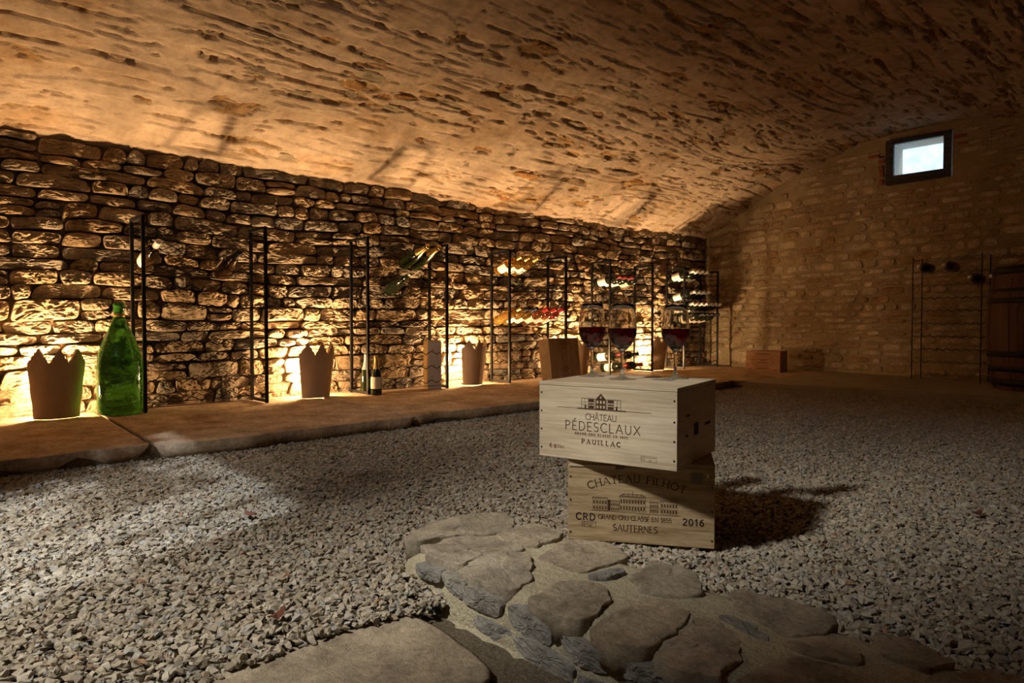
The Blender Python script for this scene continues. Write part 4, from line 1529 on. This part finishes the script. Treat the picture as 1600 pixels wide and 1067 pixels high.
# bottles lie across the wires with their necks raised; y and z give the place of the mouth
G1 = 'bottles lying in the left racks'
lay('silver', 1.055, .925, 'dark bottle with a white cap at the left end of the nearest rack', G1, .36, roll=-2.0)
lay('darkcap', 1.46, .905, 'dark bottle with black neck foil at the right end of the nearest rack', G1, .36, roll=PI)
lay('goldfoil', 2.715, 1.03, 'gold-foiled champagne bottle in the second rack, left of its neighbour', G1)
lay('goldfoil', 2.81, 1.03, 'gold-foiled champagne bottle in the second rack, beside the right post', G1)
lay('green', 2.58, .84, 'single dark bottle with silver cap on the lower level of the second rack', G1)
G2 = 'bottles in the third rack'
for i, y in enumerate((3.585, 3.675, 3.765)):
    lay('gold', y, 1.02, ['leftmost', 'middle', 'rightmost'][i] + ' of three golden bottles at the top of the third rack', G2, roll=-.5)
for i, (k, y, lb) in enumerate((('white', 3.582, 'golden white wine bottle at the far left of the coloured row in the third rack'),
                                ('whitelab', 3.668, 'white wine bottle with black foil and white label in the third rack'),
                                ('navy', 3.752, 'amber bottle with dark blue foil in the third rack'),
                                ('rose', 3.87, 'rose bottle with red foil just right of the blue-foiled one'),
                                ('rose', 3.965, 'rose bottle with red foil next to the crimson bottle'),
                                ('pink', 4.05, 'crimson bottle at the right end of the coloured row'))):
    lay(k, y, .63, lb, G2, roll=-.5)
G3 = 'bottles in the fourth rack'
for i, y in enumerate((4.80, 4.885, 4.97, 5.11)):
    lay('redcap' if i < 3 else 'blackcap', y, .925, 'dark bottle, ' + ['first', 'second', 'third', 'fourth'][i] + ' from the left in the upper row of the fourth rack', G3, .16, roll=-1.2)
for i, (y, z) in enumerate(((4.80, .24), (5.04, .24), (4.90, .142), (5.10, .142))):
    lay('redcap' if i != 1 else 'blackcap', y, z, ['dark red-capped bottle low down behind the stem of the middle glass', 'dark bottle with black foil on the low level of the fourth rack', 'red-capped bottle near the ledge, left one in the fourth rack', 'red-capped bottle near the ledge, right one in the fourth rack'][i], G3, .13, roll=-1.4)
G4 = 'bottles in the far corner rack'
ROWS4 = ((1.035, (5.965, 6.05, 6.14, 6.23), 'whitecap', 'top row'), (.83, (5.99, 6.08, 6.17, 6.26), 'whitecap', 'second row'),
         (.715, (5.965, 6.05, 6.135, 6.22, 6.305, 6.39, 6.475), 'whitecap', 'longest row'), (.61, (6.15, 6.24, 6.33, 6.43), 'blackcap', 'lowest filled row'))
for z, ys, k, rn in ROWS4:
    for i, y in enumerate(ys):
        lay(k, y, z, ('white' if k == 'whitecap' else 'black') + '-capped dark bottle, ' + ['first', 'second', 'third', 'fourth', 'fifth', 'sixth', 'seventh'][i] + ' from the left in the ' + rn + ' of the corner rack', G4, .24, roll=-1.4)


def stand_bottle(kind, x, y, z, label, s=1.0, rz=0.0, group=None):
    nm, prof, g, c, l_, cf = KINDS[kind]
    t = bottle(nm, prof, M(g), M(c), M(l_) if l_ else None, kind, cf)
    t.location = (x, y, z)
    t.scale = (s, s, s)
    t.rotation_euler = (0, 0, rz)
    return tag(t, label, 'bottle', group)


KINDS['chamlab'] = ('champagne_bottle', CHAM, 'champagne_glass', 'foil_gold', 'paper_cream', .66)
KINDS['chamsilver'] = ('champagne_bottle', CHAM, 'champagne_glass', 'foil_silver', None, .58)
stand_bottle('chamlab', -3.76, 2.335, .060, 'upright champagne bottle with gold foil in front of the second rack', .80, -.9)
stand_bottle('chamsilver', -3.88, 2.335, .060, 'upright champagne bottle with silver foil behind the rack post', .86)

# tall champagne gift box
gb = empty('gift_box', (-3.868, 2.858, .060), -.3)
MB().box(-.048, .048, -.001, .001, 0, .33).build('side_face', M('box_gold_card'), gb, loc=(0, -.0495, 0))
MB().box(-.048, .048, -.048, .096 - .048, 0, .33).build('carton', M('box_white_card'), gb, bevel=.001)
MB().box(-.0485, .0485, -.0485, .0485, .329, .334).build('lid', M('box_gold_card'), gb, bevel=.001)
tag(gb, 'tall white and gold champagne gift box standing in the second rack', 'gift box')
ik = MB()
tmp = Ink()
tmp.text('TAITTINGER', 0, .18, .022, .26, .0042, 0, 1.0, rot=PI / 2)
ik.add([(q[0] + .012, -.0515, q[2]) for q in tmp.mb.v], tmp.mb.f)
ik.build('vertical_lettering', M('print_gold'), gb)
ik = MB()
for (yy_, zz, r) in ((-.015, .27, .010), (.015, .22, .007), (-.005, .16, .008), (.02, .12, .006), (-.018, .085, .009), (.01, .05, .010), (.024, .29, .006)):
    ik.add([(.0488, yy_ + r * math.cos(a * PI / 4), zz + r * math.sin(a * PI / 4)) for a in range(8)], [tuple(range(8))])
ik.build('bubble_print', M('print_gold'), gb)

# giant green bottle
giant = empty('giant_bottle', (-3.86, .905, .060))
gp = [(.0005, .012), (.05, .004), (.088, 0), (.099, .006), (.102, .020), (.103, .17), (.1035, .23), (.099, .285), (.086, .335), (.066, .385), (.046, .43), (.032, .465), (.0255, .49), (.0235, .535), (.0265, .537), (.0265, .553), (.024, .556), (.0005, .556)]
MB().lathe(gp, 48, cap=False).build('glass_body', M('giant_green_glass'), giant, True)
MB().lathe([(.0005, .556), (.017, .556), (.019, .572), (.0005, .573)], 20, cap=False).build('cork_stopper', M('cork'), giant, True)
MB().lathe([(.024, .478), (.0265, .48), (.0262, .502), (.0245, .505)], 24, cap=False).build('neck_band', M('foil_gold'), giant, True)
tag(giant, 'giant dusty green glass bottle standing on the ledge beside the nearest rack', 'bottle')

# ------------------------------------------------------------------ crown-shaped lamp shades and their lamps
def crown(loc, rz, label):
    t = tag(empty('crown_lamp_shade', loc, rz), label, 'lamp shade', 'terracotta crown shades in front of the uplights')
    n = 72
    A0 = math.radians(60)
    Ht, val = .335, .262
    rings = 14
    th = .014
    pts_o, pts_i = [], []
    for i in range(n + 1):
        a = -A0 + 2 * A0 * i / n
        d = abs(math.degrees(a))
        if d <= 35:
            tri = abs(d / 35.0 - .5) * 2
            tri = abs((d - 17.5) / 17.5)
        else:
            tri = 1 - (d - 35) / 17.5 * .72 if d < 52.5 else .28 - (d - 52.5) / 7.5 * .2
        tri += .05 * math.sin(i * 1.7 + loc[1] * 3)
        top_ = val + (Ht - val) * tri
        for j in range(rings + 1):
            z = top_ * j / rings
            r = .108 + .030 * min(1, z / Ht / .8) + .0012 * math.sin(z * 60 + loc[1])
            pts_o.append((r * math.cos(a), r * math.sin(a), z))
            pts_i.append(((r - th) * math.cos(a), (r - th) * math.sin(a), z))
    m = rings + 1
    No = len(pts_o)
    fs = []
    for i in range(n):
        for j in range(rings):
            a = i * m + j
            fs.append((a, a + m, a + m + 1, a + 1))
            fs.append((No + a, No + a + 1, No + a + m + 1, No + a + m))
        a = i * m
        fs.append((a + rings, a + m + rings, No + a + m + rings, No + a + rings))
        fs.append((a, No + a, No + a + m, a + m))
    for i in (0, n):
        for j in range(rings):
            a = i * m + j
            f = (a, a + 1, No + a + 1, No + a)
            fs.append(f if i == 0 else f[::-1])
    MB().add(pts_o + pts_i, fs).build('crown_shell', M('terracotta'), t, False)
    return t


def uplight(loc, label):
    t = tag(empty('ground_spotlight', loc), label, 'spotlight', 'uplights at the foot of the rubble wall')
    MB().lathe([(.0005, 0), (.032, 0), (.034, .006), (.010, .009), (.010, .02), (.0005, .02)], 20, cap=False).build('base', M('lamp_housing'), t, True)
    MB().tube([(0, -.026, .02), (0, -.026, .055), (0, .0, .07)], .003, 6).build('bracket', M('lamp_housing'), t)
    MB().lathe([(.0005, .028), (.018, .03), (.024, .045), (.026, .07), (.024, .07), (.022, .06), (.0005, .06)], 20, cap=False).build('housing', M('lamp_housing'), t, True)
    MB().lathe([(.0005, .064), (.021, .064), (.021, .067), (.0005, .067)], 20, cap=False).build('lens', M('lamp_glow'), t, True)
    light('lamp_light', 'SPOT', (0.0, 0, .10), LAMP_W, LAMP_C, (-.30, 0, 1.0), size=.055, spot=math.radians(138), blend=1.0, parent=t)
    light('lamp_glow_light', 'POINT', (0.01, 0, .10), LAMP_W * .25, LAMP_C, size=.03, parent=t)
    return t


CY = [.64, 1.985, 3.25, 4.44, 5.60]
CX = [-3.945, -3.945, -3.955, -3.95, -3.955]
CLAB = ['terracotta crown shade at the left edge, left of the giant green bottle', 'terracotta crown shade between the first and second wine racks', 'terracotta crown shade right of the tall gift box',
        'terracotta crown shade half hidden behind the leaning crate', 'terracotta crown shade seen between the middle and right wine glasses']
ULAB = ['small uplight glowing behind the leftmost crown shade', 'small uplight glowing behind the crown shade between the first two racks', 'small uplight glowing behind the crown shade beside the gift box', 'small uplight glowing behind the leaning crate', 'small uplight glowing behind the farthest crown shade']
for i in range(5):
    crown((CX[i], CY[i], .060), [0, .02, 0, -.03, .02][i], CLAB[i])
    uplight((-3.975, CY[i] - .005, .060), ULAB[i])

# ------------------------------------------------------------------ leaning crate in front of the third rack
lc = empty('leaning_wine_crate', (-3.44, 3.625, .062))
lc.rotation_mode = 'XYZ'
lc.rotation_euler = (0, -.13, .0)
# local: x thickness backwards (-x), y width, z height
box_part('front_panel', M('tan_wood'), lc, -.009, 0, 0, .325, 0, .345)
box_part('side_panel', M('pale_wood_side'), lc, -.095, -.0095, 0, .009, 0, .345)
box_part('side_panel', M('pale_wood_side'), lc, -.095, -.0095, .316, .325, 0, .345)
box_part('top_panel', M('pale_wood_side'), lc, -.095, -.0095, .0095, .3155, .336, .345)
box_part('back_panel', M('tan_wood'), lc, -.104, -.0955, 0, .325, 0, .345)
tag(lc, 'flat wooden wine crate leaning back against the third rack', 'wine crate')
tmp = Ink()
for k, (w_, zz) in enumerate(((.09, .33), (.07, .318), (.10, .305), (.08, .292), (.06, .27))):
    tmp.line([(.1625 - w_ / 2, zz), (.1625 + w_ / 2, zz)], .0035)
tmp.line(arcp(.1625, .115, .022, .024, 0, 360, 20), .003)
tmp.line(arcp(.1625, .115, .013, .015, 0, 360, 14), .003)
tmp.line([(.10, .112), (.137, .115)], .0025).line([(.188, .115), (.225, .112)], .0025)
for k, w_ in enumerate((.07, .05, .06)):
    tmp.line([(.1625 - w_ / 2, .07 - k * .013), (.1625 + w_ / 2, .07 - k * .013)], .0025)
mb_ = MB()
mb_.add([(.0006, q[0], q[2]) for q in tmp.mb.v], tmp.mb.f)
mb_.build('burned_emblem', M('print_light_brown'), lc)

# wooden case on the far ledge
fc = crate('wooden_wine_case', (-3.235, 6.09, .056), math.atan2(.06, .30), .315, .26, .195, M('reddish_wood'), M('reddish_wood'))
tag(fc, 'reddish wooden wine case with oval emblem on the ledge by the far wall', 'wine case')
ink = Ink()
ink.line(arcp(.157, .105, .098, .062, 0, 360, 40), .0028)
ink.line(arcp(.157, .105, .074, .044, 0, 360, 32), .0016)
for w_, zz in ((.09, .12), (.05, .104), (.1, .088), (.14, .172), (.12, .032)):
    ink.line([(.157 - w_ / 2, zz), (.157 + w_ / 2, zz)], .0045)
ink.line([(.02, .02), (.06, .02)], .004).line([(.26, .02), (.3, .02)], .004)
ink.build('oval_emblem', M('print_brown'), fc)

# ------------------------------------------------------------------ wire racks by the far wall
def wire_rack(loc, rz, label, W=.98, H=1.0, D=.19):
    t = tag(empty('wire_rack', loc, rz), label, 'wine rack')
    for x in (0, W / 2, W):
        for y in (0, D):
            MB().tube([(x, y, 0), (x, y, H)], .0045, 6).build('post', M('rack_metal'), t)
    for y in (0, D):
        for k in range(10):
            z = .04 + k * .1045
            n = 60
            MB().tube([(W * i / n, y, z + .007 * math.cos(i * PI / 2)) for i in range(n + 1)], .0026, 4).build('wavy_wire', M('rack_metal'), t)
    for x in (0, W):
        for z in (.02, .5, H - .02):
            MB().tube([(x, 0, z), (x, D, z)], .003, 4).build('side_wire', M('rack_metal'), t)
    return t


wr1 = wire_rack((-1.862, 6.27, .053), -.075, 'long black wire bottle rack against the far wall, its right part behind the barrel')
G5 = 'bottles in the far wire racks'


def lay_far(x, z, label):
    nm, prof, g, c, l_, cf = KINDS['green']
    t = bottle(nm, prof, M(g), M(c), None, 'green', .93)
    t.location = (x, 6.47 - .075 * (x + 1.86), z)
    t.rotation_euler = (PI / 2, 0, 0)
    tag(t, label, 'bottle', G5)


lay_far(-1.79, .053 + .875 + .045, 'dark bottle at the left end of the wire rack, next to its post')
lay_far(-1.61, .053 + .875 + .045, 'dark bottle in the wire rack, right of its twin')
lay_far(-1.43, .053 + .77 + .045, 'dark bottle at the right end of the left wire rack')
lay_far(-1.29, .053 + .77 + .045, 'dark bottle just left of the barrel top')

# ------------------------------------------------------------------ barrel
bar = tag(empty('wine_barrel', (-.945, 5.90, .053)), 'dark oak barrel with iron hoops standing at the right edge of the far ledge', 'barrel')
BH = .86


def brad(z):
    f = (z / BH - .5) * 2
    return .318 - .048 * f * f


ns_ = 22
for k in range(ns_):
    a0, a1 = 2 * PI * (k + .02) / ns_, 2 * PI * (k + .98) / ns_
    vs, fs = [], []
    m = 11
    for j in range(m):
        z = BH * j / (m - 1)
        r = brad(z) + .0015 * math.sin(k * 2.3)
        for a, rr2 in ((a0, r), ((a0 + a1) / 2, r + .001), (a1, r), (a1, r - .022), (a0, r - .022)):
            vs.append((rr2 * math.cos(a), rr2 * math.sin(a), z))
    for j in range(m - 1):
        for q in range(5):
            fs.append((j * 5 + q, j * 5 + (q + 1) % 5, (j + 1) * 5 + (q + 1) % 5, (j + 1) * 5 + q))
    fs += [(4, 3, 2, 1, 0), tuple((m - 1) * 5 + q for q in range(5))]
    MB().add(vs, fs).build('stave', M('barrel_wood'), bar)
MB().lathe([(.0005, BH - .035), (.262, BH - .035), (.262, BH - .02), (.0005, BH - .02)], 44, cap=False).build('barrel_head', M('barrel_wood'), bar)
for z, w_ in ((.03, .05), (.13, .035), (.23, .04), (.60, .035), (.68, .02), (.80, .05)):
    MB().lathe([(brad(z) + .002, z), (brad(z) + .006, z), (brad(z + w_) + .006, z + w_), (brad(z + w_) + .002, z + w_)], 44, cap=False).build('hoop', M('iron_hoop'), bar, True)

# ------------------------------------------------------------------ dry leaves on the gravel
LV = [((-2.27, 2.05), 'dry brown leaf on the gravel, nearest the ledge below the second rack'), ((-2.03, 2.0), 'dry brown leaf on the gravel midway between ledge and cases'), ((-1.68, 1.80), 'dry reddish leaf on the gravel left of the lower case'),
      ((-1.93, 2.72), 'dry leaf on the gravel left of the upper case'), ((-1.78, .72), 'dry leaf on the bright gravel patch at left'), ((-1.13, .50), 'dry brown leaf by the worn step slab'), ((-.47, 2.13), 'dry reddish leaf on the gravel at right, beyond the cases')]
for k, ((x, y), lb) in enumerate(LV):
    rl = random.Random(40 + k)
    n = 10
    Lf, Wf = .022, .009
    top_ = []
    for i in range(n):
        a = 2 * PI * i / n
        top_.append((Lf * math.cos(a) * (1 + .15 * rl.random()), Wf * math.sin(a), .004 * math.cos(2 * a) + .004 * rl.random()))
    vs = top_ + [(q[0], q[1], q[2] - .0012) for q in top_] + [(0, 0, .003), (0, 0, .0015)]
    fs = [(i, (i + 1) % n, 2 * n) for i in range(n)] + [(n + (i + 1) % n, n + i, 2 * n + 1) for i in range(n)] + [(i, n + i, n + (i + 1) % n, (i + 1) % n) for i in range(n)]
    o = MB().add(vs, fs).build('dry_leaf', M('dead_leaf'), None)
    o.location = (x, y, .012)
    o.rotation_euler = (0, 0, rl.uniform(0, 3))
    tag(o, lb, 'leaf', 'dry leaves scattered on the gravel')
